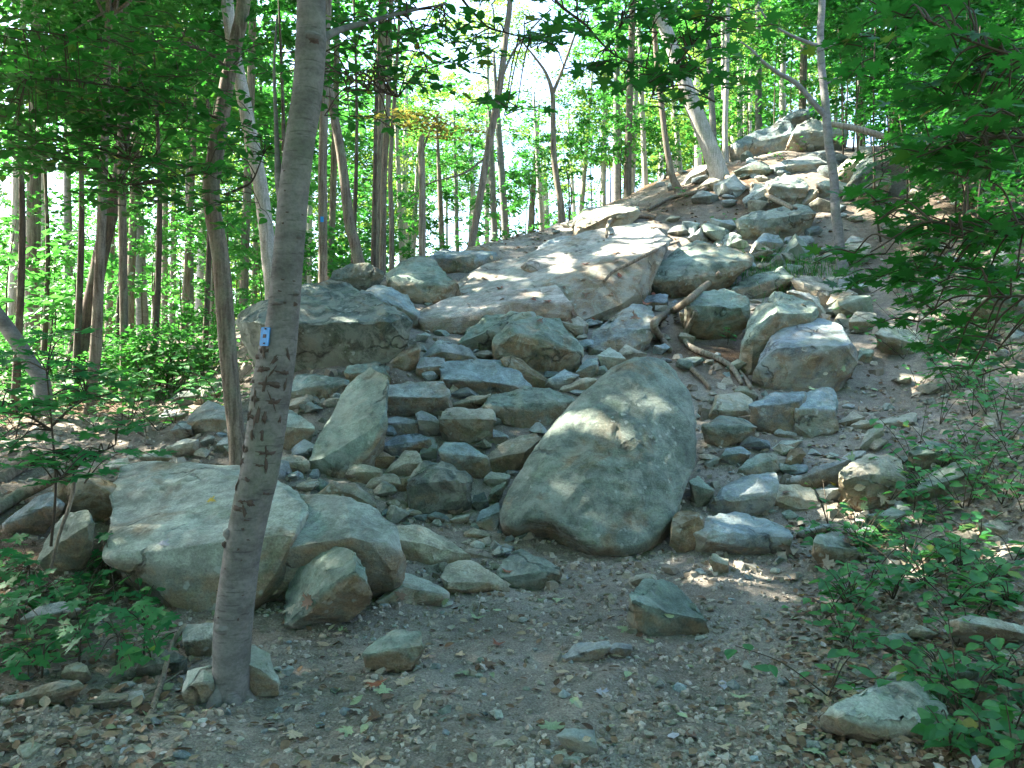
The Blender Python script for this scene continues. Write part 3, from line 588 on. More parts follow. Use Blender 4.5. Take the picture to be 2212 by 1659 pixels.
# right of the great boulder
rock('rock_block', 'blue', 6, 'big blue-grey block with a flat top and dark front, right side', '658,822 648,700 690,580 740,500 800,440 900,424 1002,420 1112,440 1180,540 1234,600 1222,662 1120,702 1082,802 850,832', '665,690 750,592 860,622 1050,592 1190,560', lean=-0.35, beta=0.8, amp=0.022)
rock('rock_block', 'green', 6, 'tall leaning block behind the big blue-grey one', '578,542 600,420 670,330 740,250 784,240 962,322 984,380 962,422 800,440 700,520 640,640 590,712', '585,560 660,470 750,368 940,400', lean=-0.25, beta=0.8)
rock('stone', 'pale', 6, 'curved pale ledge stone behind the big blue-grey block', '818,252 860,234 990,280 1004,330 1034,362 1022,412 960,402 975,322')
rock('boulder', 'green', 6, 'round-backed brown-green boulder beside the roots', '226,322 290,262 420,240 502,250 584,330 572,412 480,482 400,508 290,472 262,400', '232,330 300,375 430,412 578,340', lean=-0.5)
rock('stone', 'green', 6, 'small pointed stone between the roots and the round-backed boulder', '184,372 232,364 262,400 240,470 205,430')
rock('flat_rock', 'green', 0, 'long overhanging slab above the roots with a dark underside', '1399,592 1436,562 1475,538 1505,525 1563,534 1630,553 1620,572 1563,588 1500,606 1456,640 1420,626', '1401,602 1450,604 1500,590 1600,572', lean=-0.5)
rock('flat_rock', 'green', 3, 'upper slab with a dark wedge front left of the slender tree', '528,1302 650,1270 820,1224 962,1240 972,1262 900,1342 800,1402 690,1372 600,1342', '535,1312 690,1340 880,1305 970,1258', lean=-0.5)
rock('stone', 'blue', 3, 'bluish stone just below the upper wedge slab', '618,1442 680,1380 762,1390 792,1440 700,1502')
rock('rock', 'blue', 6, 'left half of the split dark-grey rock right of the great boulder', '598,912 750,850 922,838 880,905 852,1002 880,1092 740,1072 640,982', '602,925 740,912 890,890', lean=0.0)
rock('rock', 'blue', 6, 'right half of the split dark-grey rock right of the great boulder', '862,922 930,850 1062,804 1096,860 1106,1052 960,1096 866,1062', '866,940 980,935 1100,945', lean=0.1)
rock('stone', 'tan', 6, 'flat pale-tan stone left of the split rock', '364,932 400,860 520,848 602,880 654,1002 560,984 460,976 380,962', '370,940 480,955 600,950')
rock('stone', 'tan', 6, 'small lumpy stone above the flat pale-tan stone', '508,832 530,804 602,810 642,860 600,884 520,852')
rock('stone', 'green', 6, 'grey-green stone leaning below the flat pale-tan stone', '324,1036 420,984 520,990 642,1040 622,1082 500,1152 440,1168 370,1112', '335,1050 440,1105 635,1045')
rock('stone', 'blue', 6, 'rounded double-humped stone right of the great boulder', '428,1222 460,1170 542,1160 594,1200 572,1252 490,1268', smooth=1)
rock('stone', 'green', 6, 'pale green flat-faced stone in the middle of the right gully', '528,1302 580,1240 640,1204 752,1198 754,1290 660,1322 560,1338', None, lean=0.4)
rock('stone', 'pale', 6, 'small pale cobble below the split rock', '738,1082 780,1050 872,1080 862,1112 780,1114')
rock('stone', 'pale', 6, 'low flat stone in the earth below the split rock', '688,1192 780,1130 912,1118 850,1172 760,1198', None, lean=0.5)
rock('stone', 'brown', 6, 'brown-topped cobble right of the flat-faced stone', '812,1242 830,1180 902,1168 924,1210 870,1292 818,1284')
rock('rock_block', 'blue', 6, 'bluish wedge block with a brown front above the broad flat stone', '374,1472 430,1400 560,1350 742,1322 754,1422 732,1502 560,1562 430,1562 390,1520', '384,1480 560,1474 752,1428', lean=-0.35)
rock('rock_block', 'tan', 6, 'low tan block right of the bluish wedge block', '738,1492 770,1380 952,1400 1014,1482 1002,1512 860,1528', None, lean=0.4)
rock('stone', 'green', 6, 'narrow green shard beside the great boulder right edge', '238,1372 290,1344 384,1420 350,1472 290,1518 260,1440')
rock('flat_rock', 'blue', 9, 'broad flat eight-sided stone right of the great boulder foot', '282,232 370,190 590,166 700,200 802,240 834,292 812,362 720,392 560,372 330,332', '290,262 360,318 560,352 740,352 830,302', lean=-0.1, beta=0.95, kmax=0.7)
rock('stone', 'brown', 9, 'mottled brown stone between the great boulder and the flat stone', '138,302 150,170 240,138 332,180 290,232 302,322 220,372')
rock('boulder', 'tan', 6, 'lichen-spotted boulder among ground plants at right', '1128,1322 1240,1250 1302,1214 1400,1220 1482,1250 1502,1330 1522,1422 1420,1502 1250,1512 1180,1452', smooth=1)
rock('flat_rock', 'grey', 6, 'tapering slab left of the lichen-spotted boulder', '848,1362 1000,1290 1180,1210 1262,1198 1252,1242 1140,1312 1152,1402 1000,1412')
rock('rock', 'green', 6, 'upper mossy rock under the shrubs at right', '1538,1202 1640,1140 1762,1150 1892,1210 1790,1242 1700,1292 1600,1292')
rock('rock', 'green', 6, 'lower mossy rock under the shrubs at right', '1558,1432 1640,1350 1752,1280 1852,1248 1962,1290 2014,1370 1860,1432 1700,1462')
rock('stone', 'tan', 6, 'flat tan step in the right-hand path', '1198,1042 1260,1010 1410,985 1562,974 1552,1040 1380,1052')
rock('stone', 'green', 6, 'slanting olive stone below the flat tan step', '1248,1162 1290,1060 1384,1018 1382,1092 1300,1182')
rock('stone', 'tan', 6, 'small stone left of the flat tan step', '1108,1022 1200,960 1274,990 1200,1052')
rock('flat_rock', 'pale', 6, 'pale slab edge in the middle of the right-hand slope', '1344,492 1400,450 1562,480 1634,570 1560,602 1400,542', '1350,500 1450,520 1600,560', lean=-0.1)
rock('stone', 'tan', 6, 'tan stone right of the tall leaning block', '1178,422 1230,360 1342,380 1344,472 1220,484')
rock('stone', 'brown', 6, 'brownish triangular stone above the tall leaning block', '1048,332 1080,250 1214,250 1182,322 1120,362')
rock('stone', 'green', 6, 'narrow mossy stone against the right end of the big blue-grey block', '1228,662 1250,580 1324,590 1312,664')
rock('rock', 'green', 6, 'large rock behind leaves near the right edge', '1878,372 1940,210 2082,230 2204,330 2100,402 1960,392')
rock('flat_rock', 'green', 6, 'mossy slab sloping above the tall leaning block', '478,232 570,170 780,110 854,170 760,222 600,272 560,292', None, lean=0.4, beta=0.85)
rock('flat_rock', 'tan', 6, 'tan slab right of the mossy sloping slab', '838,182 900,150 1002,200 1214,262 1060,332 990,292', None, lean=0.4, beta=0.85)
rock('rock', 'pale', 9, 'big pale rock shaded by leaves in the bottom right', '1078,1322 1180,1260 1350,1180 1450,1108 1592,1170 1722,1302 1744,1402 1560,1492 1350,1480 1180,1442', '1085,1335 1250,1400 1560,1420 1735,1380', lean=0.2, beta=0.9, smooth=1)
rock('stone', 'green', 9, 'pale-topped stone beside the ground plants at the trail edge', '978,322 1000,290 1122,270 1234,380 1164,412 1152,482 1060,442 990,372')
rock('stone', 'grey', 9, 'smooth oval stone behind the pale-topped trail-edge stone', '888,272 960,230 1062,224 1084,250 1000,276 920,302', smooth=1)
rock('flat_rock', 'pale', 9, 'long flat pale rock at the right edge among plants', '1778,792 1900,760 2062,790 2240,850 2240,902 2000,882 1850,852')
rock('stone', 'green', 9, 'small round stone among the ground plants', '1398,902 1440,870 1522,868 1564,920 1540,972 1440,962', smooth=1)
rock('stone', 'tan', 9, 'small tan stone behind the round stone in the plants', '1518,852 1600,820 1704,870 1640,892 1540,882')
rock('stone', 'green', 9, 'spotted stone above the big pale rock, bottom right', '1758,1092 1830,1040 1932,1090 1902,1152 1820,1144')
rock('stone', 'tan', 9, 'tan stone in the plants near the right edge', '1948,222 2060,194 2132,260 2060,302 1980,274')
rock('stone', 'tan', 9, 'little upright stone in the patch of sun on the trail', '358,432 380,400 462,430 464,502 400,522')
rock('stone', 'grey', 9, 'grey stone cut by the bottom edge at right', '1800,1622 1880,1600 2002,1640 1990,1690 1820,1690', Y=3.15)
rock('stone', 'grey', 9, 'pale grey cobble in the dirt below the plants', '1130,640 1150,600 1240,598 1240,645 1180,665')
# the top of the slope at right
rock('boulder', 'blue', 3, 'blue-grey lichened outcrop at the crest behind the slender tree', '498,902 520,840 640,770 780,720 854,730 874,790 840,872 760,932 640,982 560,972', Y=19.0)
rock('boulder', 'pale', 3, 'pale domed boulder at the crest beside the slender tree', '838,802 880,740 962,708 1042,730 1174,770 1164,812 1060,842 900,872', Y=18.2, smooth=1)
rock('boulder', 'blue', 3, 'highest lichened rock peeping over the crest', '756,722 860,660 952,628 1004,700 880,742', Y=19.6)
rock('flat_rock', 'pale', 3, 'sunlit flat slab below the domed crest boulder', '688,1002 780,950 1042,898 1084,960 1062,1002 980,1008 780,1014')
rock('flat_rock', 'pale', 3, 'sunlit slab with a brown front left of the slender tree', '698,1082 800,1030 902,1050 934,1090 912,1202 850,1214 720,1162', '702,1095 820,1110 930,1110')
rock('rock_block', 'tan', 3, 'tan pillar-like block tilted right of the slender tree', '1108,1062 1110,1000 1240,870 1312,868 1314,920 1172,1074')
rock('rock_block', 'brown', 3, 'brown angular block at the right end of the crest rocks', '1228,1202 1250,1050 1332,1010 1434,1060 1432,1112 1330,1182 1260,1214')
rock('rock_block', 'dark', 3, 'dark mottled block between the tilted pillar and the brown block', '1176,1102 1240,960 1322,920 1334,1010 1252,1052 1230,1182')
rock('stone', 'tan', 3, 'small orange-tan stone catching sun left of the slender tree', '908,1182 950,1120 994,1120 962,1212 900,1224')
rock('stone', 'pale', 3, 'sunlit stone directly behind the slender tree trunk', '988,1082 1100,1060 1174,1090 1164,1152 1060,1174')
rock('stone', 'pale', 3, 'bluish-white stone at the foot of the sunlit leaning trunk', '198,1082 260,1000 342,968 334,1040 230,1094')
rock('stone', 'tan', 3, 'tan rounded stone on the leafy slope right of the crest', '1518,1152 1560,1108 1594,1142 1560,1184', smooth=1)
rock('stone', 'grey', 3, 'grey angular stone at the foot of the slender tree, right', '1150,1440 1190,1390 1260,1410 1240,1470 1180,1480')
rock('stone', 'tan', 3, 'flat tan stone midway across the leafy slope', '1540,1430 1620,1360 1700,1380 1680,1440 1600,1460')
rock('stone', 'tan', 3, 'low brown-edged stone on the sunlit part of the leafy slope', '1620,1480 1700,1440 1790,1450 1760,1500 1680,1510')

# ------------------------------------------------------------------ tubes: trunks, limbs, roots, logs
def spline(P, n):
    P = [np.array(p, float) for p in P]
    if len(P) < 3 and n < 2: return P
    Q = [2 * P[0] - P[1]] + P + [2 * P[-1] - P[-2]]; out = []
    for i in range(1, len(Q) - 2):
        for k in range(n):
            t = k / n; a, b, c, d = Q[i - 1], Q[i], Q[i + 1], Q[i + 2]
            out.append(0.5 * (2 * b + (c - a) * t + (2 * a - 5 * b + 4 * c - d) * t * t + (3 * b - a - 3 * c + d) * t ** 3))
    out.append(P[-1]); return out
def tube(V, Fc, pts, sides, wob=0.0, seed=0.0, cap=True):
    """pts: rows of x, y, z, radius"""
    pts = [np.array(p, float) for p in pts]; s0 = len(V); u = None
    for i, p in enumerate(pts):
        d = pts[min(i + 1, len(pts) - 1)][:3] - pts[max(i - 1, 0)][:3]; d /= max(1e-9, np.linalg.norm(d))
        if u is None: u = np.cross(d, (0.3, 0.9, 0.2)); 
        u = u - d * u.dot(d); u /= max(1e-9, np.linalg.norm(u)); w = np.cross(d, u)
        a = np.arange(sides) / sides * 2 * math.pi; ring = np.cos(a)[:, None] * u + np.sin(a)[:, None] * w
        r = np.full(sides, p[3])
        if wob: r = r * (1 + wob * fbm(np.concatenate([ring * 1.1, ], 1) + np.array([seed, seed * 2, p[2] * 1.6]), 3))
        V.extend(p[:3] + ring * r[:, None])
    for i in range(len(pts) - 1):
        a = s0 + i * sides
        for k in range(sides):
            k2 = (k + 1) % sides; Fc.append((a + k, a + k2, a + sides + k2, a + sides + k))
    if cap:
        Fc.append(tuple(s0 + k for k in range(sides))[::-1]); e = s0 + (len(pts) - 1) * sides; Fc.append(tuple(e + k for k in range(sides)))
def tube_obj(name, paths, m, parent=None, sides=8, wob=0.0, sub=4, base=None):
    V, Fc = [], []
    for i, p in enumerate(paths): tube(V, Fc, spline(p, sub), sides, wob, i * 7.7 + len(p))
    b = np.array(base if base is not None else (0, 0, 0), float)
    me = mesh_from(name, [v - b for v in V], Fc, M[m] if isinstance(m, str) else m, None, True)
    return link(name, me, parent)
def pix_path(s, Y, rscale=1.0):
    """'x,y,w[,Y] ...' -> rows x, y, z, radius"""
    out = []
    for q in s.split():
        v = [float(k) for k in q.split(',')]; d = v[3] if len(v) > 3 else Y
        out.append(np.append(unproj(v[0], v[1], d), 0.5 * v[2] * d / F * rscale))
    return out

# ------------------------------------------------------------------ leaves
def leaf_shape(kind):
    if kind == 'ovate': return [(0, 0, 0), (.20, .16, .05), (.31, .36, .07), (.26, .62, .05), (.12, .85, .01), (0, 1, -.06), (-.12, .85, .01), (-.26, .62, .05), (-.31, .36, .07), (-.20, .16, .05)], [(0, 1, 2, 3, 4, 5), (0, 5, 6, 7, 8, 9)]
    if kind == 'simple': return [(0, 0, 0), (.30, .42, .06), (0, 1, -.05), (-.30, .42, .06)], [(0, 1, 2), (0, 2, 3)]
    if kind == 'maple':
        half = [(0, 0), (.10, .03), (.32, -.10), (.31, .07), (.54, .09), (.33, .24), (.50, .34), (.76, .42), (.58, .47), (.63, .62), (.30, .48), (.20, .52), (.26, .82), (.12, .77), (0, 1.10)]
        o = half + [(-x, y) for x, y in half[-2:0:-1]]
        v = [(0, .30, .02)] + [(x, y, -0.10 * (x * x + (y - .3) ** 2) + .05 * abs(x)) for x, y in o]; n = len(o)
        return v, [(0, 1 + i, 1 + (i + 1) % n) for i in range(n)]
def leaf_mesh(kind, m, curl=0.0, seed=0, petiole=True):
    v, f = leaf_shape(kind); rr = random.Random(seed)
    v = [(x * rr.uniform(.95, 1.05), y, z + curl * (x * x * 1.6 - 0.6 * y * y) + rr.uniform(-.02, .02)) for x, y, z in v]
    if petiole:
        k = len(v); v += [(-.012, -.35, .0), (.012, -.35, .0), (.012, .02, .004), (-.012, .02, .004)]; f = f + [(k, k + 1, k + 2, k + 3)]
    return mesh_from('leaf', v, f, M[m], [0.5] * len(f), True)
def frame(nrm, tip):
    n = Vector(nrm).normalized(); t = Vector(tip); t = (t - n * t.dot(n)).normalized(); x = t.cross(n)
    return Matrix((x, t, n)).transposed()
def rand_leaf_frame(rr, out, tilt=0.45, droop=0.25):
    n = Vector((rr.gauss(0, tilt), rr.gauss(0, tilt), 1)); a = rr.uniform(-1.1, 1.1)
    o = Vector((out[0] * math.cos(a) - out[1] * math.sin(a), out[0] * math.sin(a) + out[1] * math.cos(a), -droop + rr.uniform(-.2, .2)))
    return frame(n, o)
_SH = {k: (np.array(leaf_shape(k)[0]), leaf_shape(k)[1]) for k in ('ovate', 'simple', 'maple')}
class Foliage:
    """many small leaves gathered into one crown mesh"""
    def __init__(s, kind='simple'): s.v, s.f, s.r = [], [], []; s.sv, s.sf = _SH[kind]; s.n = 0
    def add(s, pos, mt, size, rnd):
        a = np.array(mt) ; s.v.append(s.sv @ a.T * size + np.array(pos)); s.f.extend([tuple(i + s.n for i in q) for q in s.sf]); s.r.extend([rnd] * len(s.sf)); s.n += len(s.sv)
    def mesh(s, name, m): return mesh_from(name, np.concatenate(s.v), s.f, M[m], s.r)


# ------------------------------------------------------------------ loose stones, gravel and fallen leaves lying on what is under them
bpy.context.view_layer.update()
DG = bpy.context.evaluated_depsgraph_get()
CAMP = Vector((0, 0, CAMZ))
def look(px, py):
    d = Vector(((px - CX) / F, 1, -(py - CY) / F)).normalized()
    ok, loc, nor, _, ob, _ = SC.ray_cast(DG, CAMP, d)
    return (loc, nor, ob) if ok else None
MARKS = [(560, 1600, 'near the bottom edge right of the beech foot'), (400, 1560, 'left of the beech foot'), (620, 1440, 'right of the beech foot'), (850, 1440, 'by the angular green-grey foreground stone'), (700, 1290, 'by the rounded olive stone'), (1030, 1290, 'by the tan wedge stone'), (1180, 1300, 'in front of the domed grey-green stone'), (1300, 1270, 'below the great boulder'), (1440, 1400, 'by the blocky trail boulder'), (1270, 1420, 'by the wide foreground stone'), (1050, 1500, 'in the middle of the foreground'), (1300, 1600, 'by the bottom-edge stones'), (1000, 1620, 'by the small bottom-edge cluster'), (1560, 1520, 'by the silvery leaf'), (1600, 1250, 'in the patch of sun'), (1700, 1400, 'between the trail boulder and the plants'), (1740, 1580, 'left of the big pale rock'), (1900, 1510, 'on the big pale rock side'), (1850, 1200, 'below the lichen-spotted boulder'), (1620, 1190, 'by the broad eight-sided stone'), (2080, 1270, 'by the long flat pale rock'), (2180, 1600, 'in the bottom right corner'), (2050, 1580, 'right of the big pale rock'), (2180, 1150, 'at the right edge below the mossy rocks'), (2060, 1050, 'by the lower mossy rock'), (2000, 960, 'by the upper mossy rock'), (1860, 980, 'by the flat tan step'), (1750, 900, 'by the split dark-grey rock'), (1600, 900, 'by the flat pale-tan stone'), (1600, 1040, 'by the flat-faced gully stone'), (1560, 1110, 'by the bluish wedge block'), (1700, 780, 'under the big blue-grey block'), (1540, 760, 'by the winding roots'), (1560, 650, 'by the round-backed boulder'), (1500, 560, 'by the overhanging slab'), (1680, 480, 'by the upper wedge slab'), (1480, 440, 'on the earth bank at the crest'), (1640, 380, 'by the sunlit crest slabs'), (1800, 380, 'behind the slender tree'), (1830, 560, 'at the slender tree foot'), (1900, 440, 'below the brown crest block'), (2040, 480, 'on the sunlit upper slope'), (2150, 560, 'at the right edge of the upper slope'), (1950, 680, 'on the right-hand path'), (2120, 680, 'by the large rock near the right edge'), (1950, 820, 'on the bend of the right-hand path'), (2130, 850, 'under the shrubs at the right edge'), (1150, 600, 'on the upper left bedrock'), (1000, 640, 'by the left end of the bedrock'), (1250, 640, 'on the middle bedrock'), (1380, 540, 'on the top bedrock plate'), (1150, 740, 'by the notched block'), (1350, 720, 'by the six-sided slab'), (1030, 820, 'by the veined slab'), (930, 720, 'below the dark lichened boulder'), (900, 860, 'by the loaf-shaped slab'), (1150, 880, 'by the wide pale-green flat rock'), (760, 900, 'by the leaning monolith'), (930, 1000, 'in the middle of the left steps'), (1060, 1000, 'by the pale-topped block'), (950, 1080, 'by the dark facetted block'), (820, 1080, 'below the monolith foot'), (1080, 1110, 'in the gully left of the great boulder'), (950, 1190, 'by the long tan slab'), (640, 960, 'right of the beech trunk'), (450, 930, 'left of the furrowed tree'), (400, 970, 'behind the pale slab'), (540, 830, 'behind the furrowed tree'), (60, 860, 'at the left edge under the maple'), (200, 900, 'by the short brown trunk'), (320, 900, 'right of the thin sun-flecked trunk'), (80, 1400, 'under the left seedlings'), (260, 1420, 'under the right seedlings'), (100, 1560, 'by the flat bluish corner rock'), (300, 1560, 'by the bleached stick')]
def nearby(px, py): return min(MARKS, key=lambda m: (m[0] - px) ** 2 + (m[1] - py) ** 2)[2]
STONES = []
for k in range(9):
    rr = random.Random(900 + k)
    pts = [Vector((rr.gauss(0, 1), rr.gauss(0, 1), rr.gauss(0, 1))).normalized() * rr.uniform(.8, 1.05) for _ in range(13)]
    pts = [Vector((p.x * .5, p.y * rr.uniform(.34, .5), p.z * rr.uniform(.2, .36))) for p in pts]
    STONES.append(rough_mesh(pts, 1.0, 60 + k, 1 if k % 3 == 0 else 0, 0.03, 0.2, 0.05))
def stone(px, py, s, label, group, rr, name='small_stone'):
    h = look(px, py)
    if not h or h[2].name.split('.')[0] != 'ground': return False
    if name == 'slope_rock' and 1395 < px < 1650 and 590 < py < 860: return False
    o = link(name, rr.choice(STONES), None, h[0] + Vector((0, 0, s * 0.10)))
    o.scale = (s, s, s * rr.uniform(.8, 1.25)); o.rotation_euler = (rr.uniform(-.25, .25), rr.uniform(-.25, .25), rr.uniform(0, 6.28))
    c = COL[rr.choice(['grey', 'pale', 'tan', 'blue', 'green', 'tan', 'grey'])]; j = rr.uniform(.8, 1.15); o.color = (c[0] * j, c[1] * j, c[2] * j, 1)
    sz = 'sizeable' if s > .3 else 'fist-sized' if s > .09 else 'small'; cn = [k for k, v in COL.items() if v == c][0]; cn = {'blue': 'bluish', 'green': 'greenish', 'tan': 'tan', 'grey': 'grey', 'pale': 'pale'}[cn]
    tag(o, f"{sz} {cn} {'angular rock' if name == 'slope_rock' else 'loose stone'} {nearby(px, py)}", 'stone', f"{'rocks' if name == 'slope_rock' else 'stones'} {nearby(px, py)}"); return True
rr = random.Random(31)
def strew(n, box, s0, s1, label, group, name='small_stone'):
    c = 0; tries = 0
    while c < n and tries < n * 6:
        tries += 1; px = rr.uniform(box[0], box[2]); py = rr.uniform(box[1], box[3])
        if stone(px, py, s0 + (s1 - s0) * rr.random() ** 2.2, label, group, rr, name): c += 1
strew(100, (560, 1290, 1800, 1650), .035, .11, 'small grey stone lying loose in the foreground dirt of the trail', 'loose stones in the foreground dirt')
strew(20, (330, 1380, 640, 1640), .03, .11, 'small stone lying around the foot of the beech', 'stones around the beech foot')
strew(45, (640, 860, 1130, 1280), .06, .24, 'small stone wedged between the rock steps left of the boulder', 'stones among the left rock steps')
strew(40, (1480, 850, 1960, 1260), .05, .15, 'small stone in the gully right of the boulder', 'stones in the right gully')
strew(45, (1820, 380, 2212, 900), .1, .38, 'small pale stone on the leafy slope at right', 'stones on the right slope')
strew(50, (900, 480, 1700, 860), .1, .42, 'small stone caught among the upper rocks', 'stones among the upper rocks')
strew(20, (350, 850, 700, 1020), .07, .22, 'small stone on the bare ground behind the pale slab', 'stones behind the pale slab')
strew(22, (0, 1330, 420, 1650), .04, .13, 'small stone under the seedlings in the lower left', 'stones under the seedlings')

strew(66, (1420, 340, 1850, 720), .32, .95, 'angular rock in the jumble climbing to the crest at right', 'jumbled rocks below the crest', 'slope_rock')
strew(34, (900, 560, 1500, 860), .25, .6, 'angular rock packed against the bedrock above the steps', 'rocks packed below the bedrock', 'slope_rock')
strew(32, (600, 840, 1180, 1130), .18, .42, 'angular rock packed into the left rock steps', 'rocks packed in the left steps', 'slope_rock')
strew(24, (1500, 860, 1960, 1180), .16, .42, 'angular rock half buried in the right gully', 'rocks in the right gully', 'slope_rock')
strew(18, (1900, 380, 2212, 620), .25, .6, 'rock half buried in the leafy slope under the shaded bank', 'rocks on the right slope', 'slope_rock')

def gravel(name, n, seed, ymin, ymax, s0, s1):
    g = np.random.RandomState(seed); V, Fc, rn = [], [], []
    cube = np.array([(-1, -1, -1), (1, -1, -1), (1, 1, -1), (-1, 1, -1), (-1, -1, 1), (1, -1, 1), (1, 1, 1), (-1, 1, 1)]) * .5
    cf = [(3, 2, 1, 0), (4, 5, 6, 7), (0, 1, 5, 4), (1, 2, 6, 5), (2, 3, 7, 6), (3, 0, 4, 7)]
    Y = 1 / (1 / ymin + (1 / ymax - 1 / ymin) * g.rand(n)); X = (g.uniform(-1250, 1250, n)) / F * Y
    cl = fbm(np.stack([X * .8, Y * .8, Y * 0], 1), 3); Z = T(X, Y) + bumps(X, Y)
    k = 0
    for i in range(n):
        if cl[i] < -0.35 and g.rand() < .7: continue
        s = (s0 + (s1 - s0) * g.rand() ** 3) * min(2.2, max(1, Y[i] / 4.5))
        v = cube * (0.3 + 0.7 * g.rand(8, 3)) * np.array([1, g.uniform(.6, 1), g.uniform(.4, .7)]) * s
        v[4:, :2] *= g.uniform(.5, .85)
        a = g.uniform(0, 6.28); ca, sa = math.cos(a), math.sin(a); t = g.uniform(-.35, .35)
        v = np.stack([v[:, 0] * ca - v[:, 1] * sa, v[:, 0] * sa + v[:, 1] * ca, v[:, 2] + v[:, 0] * t], 1)
        V.append(v + np.array([X[i], Y[i], Z[i] + s * .08])); Fc.extend([tuple(q + k for q in f) for f in cf]); rn.extend([g.rand()] * 6); k += 8
    return tag(link(name, mesh_from(name, np.concatenate(V), Fc, M['gravel'], rn)), 'grey gravel and grit scattered over the trail' if name == 'gravel' else 'broken rubble filling the gaps between the rocks', name, None, 'stuff')
gravel('gravel', 34000, 3, 2.7, 9, .009, .055)
gravel('rubble', 1500, 8, 5.5, 14, .04, .12)

def litter(name, n, seed, ymin, ymax, pxa, pxb, label, size):
    g = np.random.RandomState(seed); rr = random.Random(seed); fo = {k: Foliage(k) for k in ('ovate', 'maple')}
    Y = 1 / (1 / ymin + (1 / ymax - 1 / ymin) * g.rand(n)); X = (g.uniform(pxa, pxb, n) - CX) / F * Y; Z = T(X, Y) + bumps(X, Y)
    o = Foliage('ovate')
    for i in range(n):
        a = rr.uniform(0, 6.28); mt = frame((rr.gauss(0, .35), rr.gauss(0, .35) - .1, 1), (math.cos(a), math.sin(a), rr.uniform(-.2, .3)))
        o.add((X[i], Y[i], Z[i] + .012), mt, size * rr.uniform(.55, 1.3), rr.random() ** 1.1)
    return tag(link(name, o.mesh(name, 'litter')), label, 'leaf litter', None, 'stuff')
litter('leaf_litter', 700, 4, 2.7, 9, 200, 1750, 'thin scatter of dry brown leaf litter over the trail', .05)
litter('leaf_litter', 4200, 5, 2.7, 15, 1700, 2330, 'thick dry leaf litter under the plants and on the right slope', .055)
litter('leaf_litter', 1100, 6, 2.7, 22, -120, 420, 'dark leaf litter on the forest floor at left', .06)
litter('leaf_litter', 1800, 7, 11, 19, 1000, 1800, 'brown leaf litter on the earth bank at the crest', .09)

FL = [leaf_mesh(k, 'fallen', c, 40 + i) for i, (k, c) in enumerate((('maple', .25), ('maple', -.2), ('ovate', .4), ('maple', .5), ('ovate', -.3), ('ovate', .1)))]
FC = {'lavender': (.36, .38, .43), 'green': (.27, .36, .20), 'tan': (.40, .33, .22), 'brown': (.15, .09, .05), 'yellow': (.55, .40, .06), 'rust': (.25, .08, .04), 'pale': (.33, .33, .26)}
def fallen(px, py, s, c, label, group=None):
    h = look(px, py)
    if not h: return
    n = h[1].lerp(Vector((0, 0, 1)), .4).normalized(); a = rr.uniform(0, 6.28)
    o = link('fallen_leaf', rr.choice(FL)); mt = frame(n + Vector((rr.gauss(0, .12), rr.gauss(0, .12), 0)), (math.cos(a), math.sin(a), .2)).to_4x4(); mt.translation = h[0] + n * (0.012 + .04 * s)
    o.matrix_world = mt @ Matrix.Scale(s, 4); j = rr.uniform(.8, 1.15); o.color = (*[v * j for v in FC[c]], 1)
    tag(o, f"{ {'lavender': 'silvery', 'green': 'faded green', 'tan': 'tan', 'brown': 'dark brown', 'yellow': 'yellow', 'rust': 'rust-red', 'pale': 'bleached'}[c]} fallen leaf {nearby(px, py)}" if group else label, 'leaf', f'fallen leaves {nearby(px, py)}' if group else None)
for px, py, c, s, lab in ((1455, 1590, 'lavender', .085, 'pale lavender fallen leaf with a long stalk, low centre right'), (1287, 1500, 'lavender', .085, 'pale lavender maple leaf in the foreground centre dirt'), (1560, 1475, 'lavender', .08, 'silvery maple leaf right of the foreground centre'), (1735, 1290, 'yellow', .05, 'yellow leaf at the edge of the sun patch'), (1630, 1228, 'yellow', .04, 'small yellow leaf just above the sun patch'), (1072, 1398, 'rust', .06, 'curled red-brown leaf in the middle of the dirt'), (812, 1490, 'rust', .075, 'red-brown leaf beside a yellow one, left foreground'), (1094, 1240, 'rust', .07, 'orange-brown leaf caught on the domed grey-green stone'), (1235, 1247, 'lavender', .06, 'pale lavender leaf below the great boulder foot'), (1690, 1212, 'lavender', .06, 'white leaf below the broad flat eight-sided stone'), (1760, 1470, 'brown', .09, 'dark purple-brown leaf near the big pale rock'), (1800, 1050, 'yellow', .06, 'yellow leaf stuck on the lichen-spotted boulder'), (345, 1178, 'lavender', .07, 'curled pale leaf lying on the pale slab left of the beech'), (450, 1085, 'yellow', .06, 'yellowish leaf on the pale slab beside the beech trunk')):
    fallen(px, py, s, c, lab)
for k in range(90):
    fallen(rr.uniform(600, 1850), rr.uniform(1270, 1650), rr.uniform(.04, .085), rr.choice(['tan', 'pale', 'green', 'tan', 'brown', 'brown', 'tan', 'green']), 'faded maple leaf fallen flat on the dirt trail', 'faded leaves on the trail')
for k in range(45):
    fallen(rr.uniform(1000, 1420), rr.uniform(480, 700), rr.uniform(.07, .12), rr.choice(['brown', 'brown', 'rust', 'brown', 'tan']), 'curled dry brown leaf lying on the sloping bedrock', 'dry leaves on the bedrock')
for k in range(75):
    fallen(rr.uniform(1700, 2212), rr.uniform(560, 1250), rr.uniform(.06, .11), rr.choice(['tan', 'pale', 'green', 'tan', 'brown']), 'pale dry leaf lying on the right slope', 'dry leaves on the right slope')

